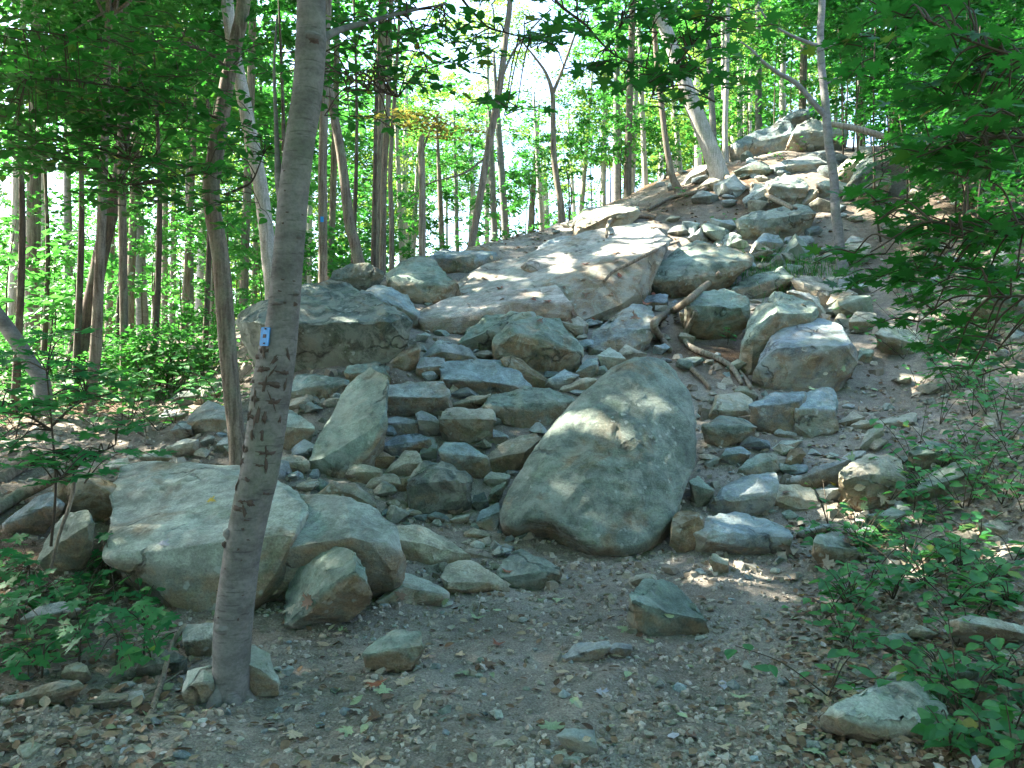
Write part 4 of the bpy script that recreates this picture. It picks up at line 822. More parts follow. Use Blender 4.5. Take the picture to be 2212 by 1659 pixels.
def crown_mesh(name, m, seed, rad, hgt, nclump, per, size, kind='simple', flat=0.35):
    """a crown: leafy sprays set at the ends of limbs through an uneven volume, about the origin"""
    rr = random.Random(seed); fo = Foliage(kind); limbs = []
    for c in range(nclump):
        a = rr.uniform(0, 2 * math.pi); u = rr.random() ** 0.5; z = rr.uniform(-1, 1)
        w = math.sqrt(max(0.05, 1 - 0.75 * z * z)) * rr.uniform(0.75, 1.1)
        cc = np.array([math.cos(a) * u * rad * w, math.sin(a) * u * rad * w, z * hgt])
        cr = rad * rr.uniform(0.11, 0.27); cl = rr.random()
        limbs.append(cc)
        out = (math.cos(a), math.sin(a))
        for k in range(int(per * rr.uniform(0.6, 1.4))):
            d = np.array([rr.gauss(0, .55), rr.gauss(0, .55), rr.gauss(0, flat * .6)]) * cr
            fo.add(cc + d, rand_leaf_frame(rr, out, 0.55), size * rr.uniform(.7, 1.25), min(1, max(0, 0.6 * cl + 0.4 * rr.random())))
    return fo.mesh(name, m), limbs
def limb_mesh(limbs, low, m, seed, rad0=0.03):
    rr = random.Random(seed); V, Fc = [], []
    for cc in limbs:
        s = np.array([0, 0, rr.uniform(low, max(low + .1, cc[2] * 0.6))]); mid = (s + cc) / 2 + np.array([0, 0, rr.uniform(0, .25)])
        tube(V, Fc, [np.append(s, rad0), np.append(mid, rad0 * .6), np.append(cc, rad0 * .2)], 4, cap=False)
    return mesh_from('limb', V, Fc, M[m])
CROWNS = []
for k in range(5):
    me, li = crown_mesh('crown', 'leaf_canopy', 100 + k, 2.3, 2.4, 62, 60, 0.135)
    CROWNS.append((me, limb_mesh(li, -2.2, 'bark_rough', k)))
FARCROWNS = []
for k in range(3):
    me, li = crown_mesh('crown', 'leaf_sun_tint' if k == 0 else 'leaf_canopy', 200 + k, 2.6, 3.2, (80, 60, 48)[k], (48, 42, 34)[k], (.15, .2, .27)[k])
    FARCROWNS.append(me)
SHRUBS = [crown_mesh('foliage', 'leaf_canopy', 300 + k, 0.8, 0.45, 22, 22, 0.10, 'simple', .3)[0] for k in range(4)]
SHADESHRUBS = [crown_mesh('foliage', 'leaf_dark', 320 + k, 0.8, 0.45, 22, 24, 0.10, 'simple', .3)[0] for k in range(3)]  # shrub copies with darker leaves: the bank's shade is put into their colour
BIGCROWNS = [crown_mesh('crown', 'leaf_canopy', 400 + k, 3.6, 1.9, 95, 62, 0.17, 'simple', .45)[0] for k in range(3)]

def tree(name, label, path, Y, bark, extend=0.0, crown=None, cscale=(1, 1, 1), branches='', sides=12, group=None, wob=0.06, flare=1.35, cat='tree', lean=None):
    P = pix_path(path, Y); x, y = P[0][:2]; gz = Tz(x, y)
    if P[0][2] > gz - 0.05: P.insert(0, np.array([x + (P[0][0] - P[1][0]) * 0.05, y, gz - 0.08, P[0][3] * flare]))
    else: P[0] = np.append(P[0][:3], P[0][3] * flare)
    b = np.array([P[0][0], P[0][1], min(gz, P[0][2])])
    root = tag(link(name, None, None, b), label, cat, group); root.empty_display_size = 0.2
    d = P[-1][:3] - P[-2][:3]; d = d / np.linalg.norm(d); d = d * 0.6 + np.array([0, 0, 0.4])
    if extend:
        r = P[-1][3]; e = P[-1][:3]
        P.append(np.append(e + d * extend * 0.5, r * 0.75)); P.append(np.append(e + d * extend, r * 0.35))
    tube_obj('trunk', [P], bark, root, sides, wob, 6, b)
    if branches:
        for s in branches.split(';'): tube_obj('branch', [pix_path(s, Y)], bark, root, 7, 0.05, 5, b)
    if crown is not None:
        t = P[-1][:3] - b
        for me, nm in ((crown, 'crown'),) if isinstance(crown, bpy.types.Mesh) else ((crown[0], 'crown'), (crown[1], 'limb')):
            c = link(nm, me, root, Vector(t)); c.scale = cscale; c.rotation_euler = (0, 0, R.uniform(0, 6.28))
    return root, b, P

# ---- the marked beech in the foreground
beech, bb, BP = tree('beech_tree', 'smooth grey beech with a blue trail marker and carved bark, left foreground',
 '490,1552,116 494,1530,92 498,1480,81 503,1350,82 521,1200,77 545,1080,78 563,1000,80 592,800,82 609,700,70 622,560,64 634,420,62 648,300,62 664,200,63 672,100,66 673,0,62', 3.75, 'bark_smooth',
 2.6, BIGCROWNS[0], (0.75, 0.75, 0.7), '612,440,26 604,385,22 599,340,12 596,250,9 592,150,6 598,40,4;680,95,26,3.75 720,70,16,3.9 790,48,11,4.1 880,25,7,4.3 965,8,4,4.5', sides=28, wob=0.05, flare=1.15)
def trunk_frame(P, py, Y=3.75):
    z = CAMZ - (py - CY) / F * Y; Q = spline(P, 6)
    i = min(range(len(Q)), key=lambda k: abs(Q[k][2] - z)); i = min(max(i, 0), len(Q) - 2)
    d = Q[i + 1][:3] - Q[i][:3]; return Q[i][:3], Q[i][3], d / np.linalg.norm(d)
def patch(name, m, parent, base, P, py, ang, hw, hh, lift=0.004, seed=0, rough=0.35, Y=3.75, shear=0.0):
    """a raised scrap of bark following the trunk's curve; ang 0 faces the camera, sizes in metres"""
    c, r, d = trunk_frame(P, py, Y); rr = random.Random(seed)
    front = np.array([0, -1, 0]) - d * (-d[1]); front /= np.linalg.norm(front); side = np.cross(d, front)
    V, Fc = [], []; nu, nv = 4, 3
    for j in range(nv + 1):
        for i in range(nu + 1):
            u = (i / nu * 2 - 1) * hw * (1 + rr.uniform(-rough, rough)); v = (j / nv * 2 - 1) * hh * (1 + rr.uniform(-rough, rough))
            u += shear * v; a = ang + u / r; edge = (i in (0, nu)) or (j in (0, nv))
            V.append(c + d * v + (front * math.cos(a) + side * math.sin(a)) * (r * 1.03 + (-0.002 if edge else lift)) - base)
    for j in range(nv):
        for i in range(nu): a = j * (nu + 1) + i; Fc.append((a, a + 1, a + nu + 2, a + nu + 1))
    return link(name, mesh_from(name, V, Fc, M[m], None, True), parent)
btrunk = [o for o in C.objects if o.parent == beech and o.name.startswith('trunk')][0]
rr = random.Random(5)
for k in range(52):
    py = 760 + 340 * rr.random() ** 1.1; v = rr.random() < 0.62
    patch('carved_scar', 'scar', btrunk, bb, BP, py, rr.uniform(-1.0, 1.0), (0.006 if v else 0.015) * rr.uniform(.7, 1.6), (0.018 if v else 0.006) * rr.uniform(.6, 2.0), 0.004, k, 0.6, shear=rr.uniform(-.6, .6))
for k in range(22):
    patch('bark_mark', 'scar', btrunk, bb, BP, rr.choice([rr.uniform(1100, 1330), rr.uniform(330, 760)]), rr.uniform(-1.1, 1.1), 0.006 * rr.uniform(.6, 1.5), 0.004 * rr.uniform(.6, 1.4), 0.003, 90 + k, 0.5)
for py, ang, sx, sz in ((1355, -0.35, .026, .022), (1170, -1.0, .016, .026), (655, -0.1, .02, .016), (98, 0.45, .03, .02), (648, 1.0, .014, .02), (520, 0.9, .012, .014)):
    patch('branch_scar', 'scar', btrunk, bb, BP, py, ang, sx * .8, sz * .6, 0.010, int(py), 0.25)
    patch('branch_collar', 'bark_smooth', btrunk, bb, BP, py - 9, ang, sx * 1.35, sz * .9, 0.013, int(py) + 1, 0.15)

for k, a in enumerate((-2.7, -1.9, -0.9, 0.1, 1.2, 2.4)):
    c0 = BP[0][:3] - bb; ex = np.array([math.cos(a), math.sin(a), 0]); tube_obj('root_flare', [[np.append(c0 + ex * .05 + np.array([0, 0, .17]), .03), np.append(c0 + ex * .085 + np.array([0, 0, .08]), .042), np.append(c0 + ex * .14 + np.array([0, 0, .025]), .036), np.append(c0 + ex * .24 + np.array([0, 0, -.03]), .02)]], 'bark_smooth', beech, 10, .1, 5)
def marker(label, tree_name, P, py, ang, w, h, Y, dots=True, tilt=0.05):
    c, r, d = trunk_frame(P, py, Y); front = np.array([0, -1, 0]) - d * (-d[1]); front /= np.linalg.norm(front); side = np.cross(front, d) * -1
    side = np.cross(d, front); n = front * math.cos(ang) + side * math.sin(ang); s = np.cross(d, n)
    mt = Matrix((Vector(s), Vector(d), Vector(n))).transposed().to_4x4(); mt.translation = Vector(c + n * (r * 1.06 + 0.003))
    root = tag(link('trail_marker', None), label, 'trail marker'); root.matrix_world = mt @ Matrix.Rotation(tilt, 4, 'Z'); root.empty_display_size = 0.05
    def plate(nm, cx, cy, w, h, z0, z1, m, on=None):
        bm = bmesh.new(); bmesh.ops.create_cube(bm, size=1); bmesh.ops.bevel(bm, geom=list(bm.edges), offset=0.04, segments=2, affect='EDGES')
        me = bpy.data.meshes.new(nm); 
        for v in bm.verts: v.co = (cx + v.co.x * w, cy + v.co.y * h, (z0 + z1) / 2 + v.co.z * (z1 - z0))
        bm.to_mesh(me); bm.free(); me.materials.append(M[m]); return link(nm, me, on or root)
    pl = plate('plate', 0, 0, w, h, -0.003, 0.003, 'blue')
    if dots:
        plate('center_square', 0, 0.002, w * .34, h * .2, 0.0031, 0.0045, 'black', pl)
        for cy in (h * .41, -h * .37): plate('nail', 0.002, cy, w * .17, h * .085, 0.0031, 0.006, 'black', pl)
    return root
marker('blue rectangular trail marker with a black square nailed to the beech', 'beech', BP, 736, -0.55, 0.056, 0.086, 3.75, True, 0.10)

# ---- other trees one can tell apart
FT, _, _ = tree('furrowed_tree', 'slim tree with furrowed bark standing close behind the beech, left',
 '516,1000,42 508,920,35 500,850,36 488,700,37 477,560,36 456,425,35 466,330,35 481,238,32 493,165,30 513,73,28 527,0,28', 6.9, 'bark_rough', 3.0, CROWNS[0], (1.1, 1.1, .9), sides=16)
tree('grey_tree', 'bluish grey bending tree half hidden behind the beech trunk', '590,640,36 582,568,32 575,495,31 560,385,30 538,275,30 520,183,28 502,92,27 491,0,26', 10.5, 'bark_pale', 3, CROWNS[1])
DT, _, DP = tree('marked_tree', 'straight tree with a small blue trail marker behind the skyline rocks', '697,640,24 697,604,20 697,476,19 697,366,19 702,165,18 708,0,17', 12.6, 'bark_rough', 3.5, CROWNS[2])
marker('tiny blue trail marker on the straight tree behind the skyline rocks', 'tree', DP, 472, 0.1, 0.05, 0.085, 12.6, False, 0.0)
tree('leaning_tree', 'tree leaning left with a sunlit band behind the skyline rocks', '790,610,30 776,568,25 765,520,23 754,476,22 736,330,20 710,183,19 700,60,17 694,0,16', 14.2, 'bark_rough', 4, CROWNS[3])
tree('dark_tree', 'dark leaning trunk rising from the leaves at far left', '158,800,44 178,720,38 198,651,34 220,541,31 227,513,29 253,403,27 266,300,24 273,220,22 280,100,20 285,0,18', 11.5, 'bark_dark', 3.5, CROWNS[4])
tree('thin_tree', 'thin sun-flecked trunk right of the dark leaning trunk', '271,890,22 269,760,19 266,600,18 264,458,17 262,300,15 262,100,13 262,0,12', 11.0, 'bark_rough', 3, CROWNS[1])
tree('leaning_tree', 'grey trunk leaning steeply out of the left edge with a bright patch', '90,828,36 66,786,32 38,740,31 0,688,30 -60,610,28 -140,500,26 -240,330,22', 9.0, 'bark_smooth', 2, CROWNS[2])
tree('thin_tree', 'short brown trunk standing in the maple leaves at left', '190,955,24 196,860,22 206,760,24 212,640,22 218,500,20 224,350,18 230,200,16', 9.4, 'bark_rough', 2, CROWNS[3], (.7, .7, .6))
tree('slender_tree', 'slender bluish tree leaning right, alone against the bright sky, centre', '1014,548,20 1017,535,17 1032,458,16 1053,330,15 1070,240,15 1083,165,14 1095,60,13 1102,0,12', 14.6, 'bark_rough', 4, CROWNS[0], branches='1083,170,6 1110,110,5 1150,60,4 1190,20,3;1050,340,5 1000,375,4 930,395,3 880,430,2')
tree('forked_tree', 'tree forking into a Y against the bright sky, right of centre', '1217,530,17 1211,440,15 1203,390,14 1196,330,13 1195,260,11 1193,201,10 1180,160,7 1160,130,5 1120,80,3', 18.5, 'bark_rough', 0, None, branches='1193,205,9 1215,150,6 1240,80,5 1262,20,3')
tree('thin_tree', 'thin upright tree with a brownish leaf spray, left of centre', '826,590,16 828,480,14 830,366,13 837,256,12 841,150,11 842,55,10 845,0,9', 15.0, 'bark_rough', 3, CROWNS[4])
tree('snag', 'broken-topped bare snag on the skyline left of centre', '912,565,17 912,480,15 912,400,14 910,311,13 914,290,7', 14.4, 'deadwood', 0, None, branches='912,330,5 930,280,4 950,240,2')
tree('thin_tree', 'left one of two thin dark stems beside the upright tree', '806,580,11 808,480,10 809,403,9 812,250,8 818,100,7', 16.5, 'bark_dark', 3, CROWNS[0], (.7, .7, .7))
tree('thin_tree', 'right one of two thin dark stems beside the upright tree', '846,588,12 846,480,11 843,366,10 850,240,8 860,90,7', 17.0, 'bark_rough', 3, CROWNS[1], (.7, .7, .7))
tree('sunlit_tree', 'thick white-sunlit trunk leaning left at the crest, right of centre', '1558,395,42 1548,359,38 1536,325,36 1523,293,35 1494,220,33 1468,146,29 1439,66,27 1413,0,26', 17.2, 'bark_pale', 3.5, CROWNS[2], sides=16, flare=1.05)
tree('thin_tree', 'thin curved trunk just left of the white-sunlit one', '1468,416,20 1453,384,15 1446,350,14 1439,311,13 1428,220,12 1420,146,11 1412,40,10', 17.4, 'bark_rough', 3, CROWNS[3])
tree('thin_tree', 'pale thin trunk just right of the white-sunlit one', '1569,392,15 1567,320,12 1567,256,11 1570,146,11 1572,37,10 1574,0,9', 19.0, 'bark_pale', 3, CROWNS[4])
tree('thin_tree', 'bluish trunk partly hidden behind the white-sunlit one', '1542,330,16 1539,260,14 1536,201,13 1530,80,12', 20.5, 'bark_smooth', 3, CROWNS[0])
ST, _, STP = tree('slender_tree', 'slender tree with side branches in front of the crest rocks, right',
 '1818,570,26 1816,557,21 1811,500,20 1805,458,20 1801,385,19 1790,311,18 1783,220,17 1775,146,16 1772,73,15 1776,0,15', 12.6, 'bark_smooth', 2.5, CROWNS[1], (.8, .8, .7),
 '1783,250,13 1760,225,12 1720,180,11 1680,157,9 1645,130,7 1622,106,5 1600,90,3;1770,100,9 1740,90,8 1700,72,6 1660,45,5 1636,8,4;1780,105,7 1820,85,5 1860,72,3;1784,182,5 1815,165,4 1860,155,2', sides=14)

# ---- fallen wood and roots
def lying(name, label, path, Y=None, m='deadwood', cat='branch', sides=8, wob=0.15, lift=0.3, parent=None, group=None):
    P = []
    for q in path.split():
        v = [float(k) for k in q.split(',')]; hh = look(v[0], v[1]); d = min(v[3] if len(v) > 3 else G(v[0], v[1]), hh[0].y if hh else 99) - 0.03
        p = unproj(v[0], v[1], d); r = 0.5 * v[2] * d / F
        P.append(np.array([*p, r]) + np.array([0, 0, lift * r, 0]))
    b = P[0][:3].copy()
    o = tube_obj(name, [P], m, None, sides, wob, 6, b); o.location = b
    return tag(o, label, cat, group)
lying('root', 'thick dark root snaking down beside the round-backed boulder', '1556,596,13 1530,618,14 1505,639,15 1480,660,15 1457,676,16 1432,688,16 1415,702,17 1414,718,17 1428,738,16 1446,762,14', cat='root', m='root', lift=0.8)
lying('root', 'dark root end showing right of the great boulder top', '1480,780,9 1497,804,12 1518,824,12 1534,842,9', cat='root', m='root', lift=0.8)
lying('root', 'pale winding root running down the earth bank to the tan stone', '1503,676,9 1492,700,11 1479,731,13 1486,750,13 1505,762,13 1549,779,13 1578,797,12 1592,815,11 1602,832,9', cat='root', m='deadwood', lift=0.9)
lying('root', 'short forked root tip beside the pale winding root', '1595,800,6 1608,818,8 1622,842,9', cat='root', m='deadwood', lift=0.9)
lying('root', 'arched root hanging over the top of the bedrock', '1310,515,6 1313,495,8 1320,480,9 1345,474,9 1380,472,9 1415,474,7', cat='root', m='root', lift=1.2)
lying('root', 'long thin root lying along the middle of the bedrock', '1305,612,6 1325,592,7 1361,575,8 1416,546,7 1460,528,5 1500,512,4', cat='root', m='root', lift=1.5)
lying('root', 'root running right from the foot of the white-sunlit trunk', '1562,385,12 1600,400,11 1640,425,10 1680,440,8 1720,452,6', cat='root', m='root', lift=0.8)
lying('root', 'root crossing the earth left of the white-sunlit trunk', '1550,400,12 1500,420,10 1450,430,9 1400,455,7', cat='root', m='root', lift=0.8)
lying('fallen_branch', 'long dead branch lying down to the right from the slender tree', '1795,270,12,13.2 1850,280,13,13.0 1905,296,14,12.8 1951,308,14,12.6 2020,318,13,12.3 2098,326,12,12 2180,335,9,11.6', cat='branch')
lying('fallen_branch', 'bare grey branch on the upper slope below the white-sunlit trunk', '1625,400,10 1660,425,11 1700,445,10 1712,452,8', cat='branch')
lying('fallen_log', 'weathered log lying at the left edge behind the brown block', '-60,1135,34,5.7 0,1098,32,5.9 60,1064,30,6.1 125,1032,26,6.3', cat='log', sides=14)
lying('fallen_log', 'second mossy log above the first at the left edge', '-60,1075,36,6.5 0,1040,34,6.7 55,1000,28,6.9 90,985,18,7', cat='log', sides=14, m='root')
lying('stick', 'bleached dead stick leaning beside the beech foot', '400,1350,8,4.35 384,1372,11,4.3 370,1402,12,4.25 360,1435,12,4.2 352,1466,13,4.12 334,1520,14,4.0 318,1560,12,3.85', cat='stick', m='deadwood')
lying('stick', 'thin stick lying behind the bleached one under the seedlings', '395,1450,5 330,1490,6 250,1515,6 160,1520,5', cat='stick')
lying('stick', 'small crooked stick on the trail below the blocky boulder', '1610,1368,4 1622,1392,5 1610,1412,5 1612,1424,3', cat='stick', lift=1.2)
lying('stick', 'slim curved sapling stem rising behind the brown block, left', '108,1235,6,5.0 130,1150,7,5.05 150,1095,8,5.1 160,1040,8,5.1 152,1000,7,5.1', cat='stick', m='deadwood')
lying('stick', 'dark fallen stick crossing the leafy slope at right', '1980,555,6 2040,580,8 2080,605,7', cat='stick', lift=1.0)

# ------------------------------------------------------------------ the forest behind
TL = 'slender tree in the sunlit wood far behind the rocks'
BWORD = {'bark_pale': 'pale-barked', 'bark_rough': 'brown-barked', 'bark_smooth': 'smooth grey'}
def where(px): return 'left of the beech' if px < 480 else 'between the beech and the bright gap' if px < 900 else 'in the bright gap at centre' if px < 1280 else 'behind the crest trunks' if px < 1650 else 'behind the crest rocks at right'
def far_tree(px, py, Y, w, crown, cz, cs, bark, label=None, group='trees of the far wood', top=None):
    label = f"{BWORD[bark]} slender tree of the {'deep' if Y > 33.9 else 'nearer'} background wood, {where(px)}"
    x, y = (px - CX) / F * Y, Y; z = Tz(x, y); r = w / 2 * R.uniform(.85, 1.15)
    root = tag(link('forest_tree', None, None, (x, y, z)), label, 'tree', group); root.empty_display_size = .3
    H = cz + 2; lx, ly = R.uniform(-.5, .5), R.uniform(-.3, .3)
    P = [np.array([0, 0, -.2, r * 1.4]), np.array([lx * .08, 0, .4, r]), np.array([lx * .5, ly * .5, H * .5, r * .8]), np.array([lx, ly, H, r * .35])]
    tube_obj('trunk', [P], bark, root, 8, .05, 5)
    if crown is not None:
        for k in range(2 if cz > 7 else 1):
            c = link('crown', crown, root, (lx + R.uniform(-.5, .5), ly, cz + k * 2.5)); c.scale = (cs * R.uniform(.85, 1.2), cs * R.uniform(.85, 1.2), cs * R.uniform(.8, 1.1)); c.rotation_euler = (0, 0, R.uniform(0, 6.28))
    return root
B = ['bark_pale', 'bark_rough', 'bark_pale', 'bark_smooth']
# bright trunks seen between the leaves at left
for px, Y, w in ((22, 17, .22), (70, 16, .26), (100, 19, .2), (150, 24, .25), (311, 22, .3), (330, 24, .2), (395, 19, .17), (410, 24, .24), (450, 22, .22), (355, 30, .3), (372, 34, .3), (425, 33, .3), (232, 27, .3), (545, 26, .25), (600, 28, .25), (655, 22, .2)):
    far_tree(px, 0, Y, w, R.choice(FARCROWNS), R.uniform(6.5, 9), R.uniform(.7, .95), R.choice(B))
for px, Y, w in ((1072, 25, .24), (1097, 24, .26), (1174, 27, .18), (960, 26, .2), (990, 30, .22), (885, 27, .2), (870, 32, .28), (1035, 34, .3), (1140, 33, .25), (1250, 30, .2)):
    far_tree(px, 0, Y, w, None if px in (1097, 1174) else R.choice(FARCROWNS), R.uniform(3.6, 5.0), R.uniform(.45, .6), R.choice(B))
for px, Y, w in ((1332, 26, .28), (1361, 27, .22), (1300, 29, .22), (1395, 25, .2), (1640, 24, .22), (1690, 26, .22), (1730, 23, .2), (1600, 29, .25), (1860, 22, .2), (1930, 21, .2), (2000, 20, .25), (2080, 21, .25), (2160, 20, .3)):
    far_tree(px, 0, Y, w, R.choice(FARCROWNS), R.uniform(4.5, 7), R.uniform(.6, .85), R.choice(B))
for k in range(46):                                       # deeper wood
    px = R.uniform(-250, 2400); Y = R.uniform(34, 62)
    if 900 < px < 1400: cz, cs = R.uniform(4, 6.5), .8
    else: cz, cs = R.uniform(6, 13), R.uniform(1.1, 1.5)
    far_tree(px, 0, Y, R.uniform(.22, .42), R.choice(FARCROWNS), cz, cs, R.choice(B))
for k in range(20):
    far_tree(R.uniform(860, 1760), 0, R.uniform(27, 48), R.uniform(.14, .24), FARCROWNS[0], R.uniform(3.2, 8.5), R.uniform(.55, .85), 'bark_pale')
for k in range(34):
    far_tree(R.uniform(-260, 900), 0, R.uniform(34, 60), R.uniform(.2, .36), R.choice(FARCROWNS), R.uniform(2.0, 5.0), R.uniform(.9, 1.3), R.choice(B))
# understory saplings and shrubs
SL = 'leafy green shrub of the forest understory behind the rocks'
def shrub(px, Y, dz, s, label=None, group='understory shrubs', sz=1.0, meshes=SHRUBS):
    if group == 'shrubs on the shaded bank': label = f"{'tall' if dz > 2.8 else 'mid-height' if dz > 1.5 else 'low'} dense shrub with leaves coloured dark for shade on the shaded bank, {'near the crest rocks' if px < 1980 else 'above the leafy slope' if px < 2130 else 'at the right edge'}"
    label = label or f"{'tall' if dz > 1.8 else 'low'} leafy understory shrub of the background wood, {where(px)}"
    x, y = (px - CX) / F * Y, Y; z = Tz(x, y)
    root = tag(link('understory_shrub', None, None, (x, y, z)), label, 'shrub', group); root.empty_display_size = .2
    P = [np.array([0, 0, -.1, .02]), np.array([R.uniform(-.1, .1), 0, dz * .5, .015]), np.array([R.uniform(-.2, .2), 0, dz, .008])]
    tube_obj('stem', [P], 'twig', root, 5, 0, 3)
    c = link('foliage', R.choice(meshes), root, (0, 0, dz)); c.scale = (s, s, s * sz); c.rotation_euler = (0, 0, R.uniform(0, 6.28))
for k in range(30): shrub(R.uniform(-80, 500), R.uniform(9.8, 14), R.uniform(.25, .8), R.uniform(.5, .9), 'low leafy bush on the forest floor at left', 'low bushes at left')
for k in range(44): shrub(R.uniform(-60, 660), R.uniform(12.5, 30), R.uniform(.5, 3.4), R.uniform(.9, 1.8))
for k in range(26): shrub(R.uniform(700, 1420), R.uniform(19, 32), R.uniform(.4, 2.2), R.uniform(.9, 1.6))
for k in range(16): shrub(R.uniform(1420, 1800), R.uniform(20.5, 28), R.uniform(.6, 4.0), R.uniform(1, 1.7))
for k in range(46): shrub(R.uniform(1840, 2330), R.uniform(13.5, 24), R.uniform(.8, 5.6), R.uniform(1, 1.9), None, 'shrubs on the shaded bank', 1.0, SHADESHRUBS)
for k in range(16): shrub(R.uniform(2060, 2400), R.uniform(9, 14), R.uniform(.6, 2.8), R.uniform(.8, 1.4), None, 'shrubs on the shaded bank', 1.0, SHADESHRUBS)

for k in range(26): shrub(R.uniform(1790, 2260), R.uniform(17.5, 21), R.uniform(.8, 4.2), R.uniform(1.3, 2.1), None, 'shrubs on the shaded bank', 1.0, SHADESHRUBS)
for k in range(20): shrub(R.uniform(1900, 2240), R.uniform(12.5, 17), R.uniform(.5, 2.0), R.uniform(.8, 1.4), None, 'shrubs on the shaded bank', 1.0, SHADESHRUBS)
# darker small trees standing in the left understory
DARKC = [crown_mesh('crown', 'leaf_dark', 440 + k, 1.3, 1.0, 46, 46, .11, 'ovate', .3)[0] for k in range(2)]
for k, (px, Y, cz) in enumerate(((30, 9.5, 4.6), (160, 10.5, 5.3), (330, 11.5, 5.2), (440, 12.5, 5.6), (600, 13.5, 6.0), (90, 13, 4.4), (760, 16, 6.8), (250, 15, 4.6))):
    x = (px - CX) / F * Y; z = Tz(x, Y); root = tag(link('understory_tree', None, None, (x, Y, z)), ('small dark-leaved understory tree, %s from the left in the shaded wood' % ['first', 'third', 'fifth', 'sixth', 'seventh', 'second', 'eighth', 'fourth'][k]), 'tree', 'understory trees at left')
    tube_obj('trunk', [[np.array([0, 0, -.1, .05]), np.array([.1, 0, cz * .5, .035]), np.array([0, 0, cz, .012])]], 'bark_dark', root, 8, .05, 5)
    c = link('crown', DARKC[k % 2], root, (0, 0, cz)); c.rotation_euler = (0, 0, k * 1.3)
# ---- tall trees left of the frame whose crowns shade the trail
def canopy_tree(x, y, zc, s, me, th=1.0):
    z = Tz(x, y); root = tag(link('canopy_tree', None, None, (x, y, z)), 'tall forest tree whose unseen crown shades the trail from outside the frame', 'tree', 'shade trees over the trail')
    tube_obj('trunk', [[np.array([0, 0, -.2, .26 * th]), np.array([0, 0, 1, .2 * th]), np.array([.2, 0, zc * .6, .16 * th]), np.array([0, 0, zc + 1, .05])]], 'bark_rough', root, 10, .05, 5)
    c = link('crown', me, root, (0, 0, zc - z)); c.scale = (s, s, 1); c.rotation_euler = (0, 0, R.uniform(0, 6.28))
for x, y, zc, s in ((-8.5, 4.5, 9.5, 1.0), (-12.5, 7.5, 11.5, 1.1), (-7.6, 9.0, 10.5, 1.0), (-11.5, 12.5, 12.5, 1.1), (-15.5, 4.5, 13.5, 1.1), (-9.5, 1.0, 11, 1.0), (-4.8, 6.2, 8.6, .95), (-16, 10.5, 15.5, 1.1), (-13, 17, 14.5, 1.1), (-3.4, 3.2, 7.2, .8), (-12.5, 1.5, 14, 1.0)):
    canopy_tree(x, y, zc, s, R.choice(BIGCROWNS))
for x, y, zc in ((-6, 18, 13), (-3.3, 19.5, 13.5), (-9.5, 20, 14), (3.1, 21.5, 14.5), (-5.2, 23, 15)): canopy_tree(x, y, zc, 1.0, R.choice(BIGCROWNS), .5)
for x, y, zc in ((-11.5, 5.6, 12), (-9.6, 2.6, 8.6), (-7.2, 5.2, 7.4)): canopy_tree(x, y, zc, .9, R.choice(BIGCROWNS), .6)
for k in range(15):  # unseen trees behind and beside the camera, added to block frontal sky light
    a = math.radians(-175 + 170 * k / 14 + R.uniform(-4, 4)); r = 7.5 + 3.5 * (k % 2)
    canopy_tree(r * 1.25 * math.cos(a), r * 1.25 * math.sin(a) + 1.5, 10.0, 1.25, BIGCROWNS[(k + 1) % 3])
    canopy_tree(r * math.cos(a), r * math.sin(a) + 1.0, (3.2 if k % 2 else 5.4) + max(0, math.cos(a)) * 2.5, 1.05, BIGCROWNS[k % 3])

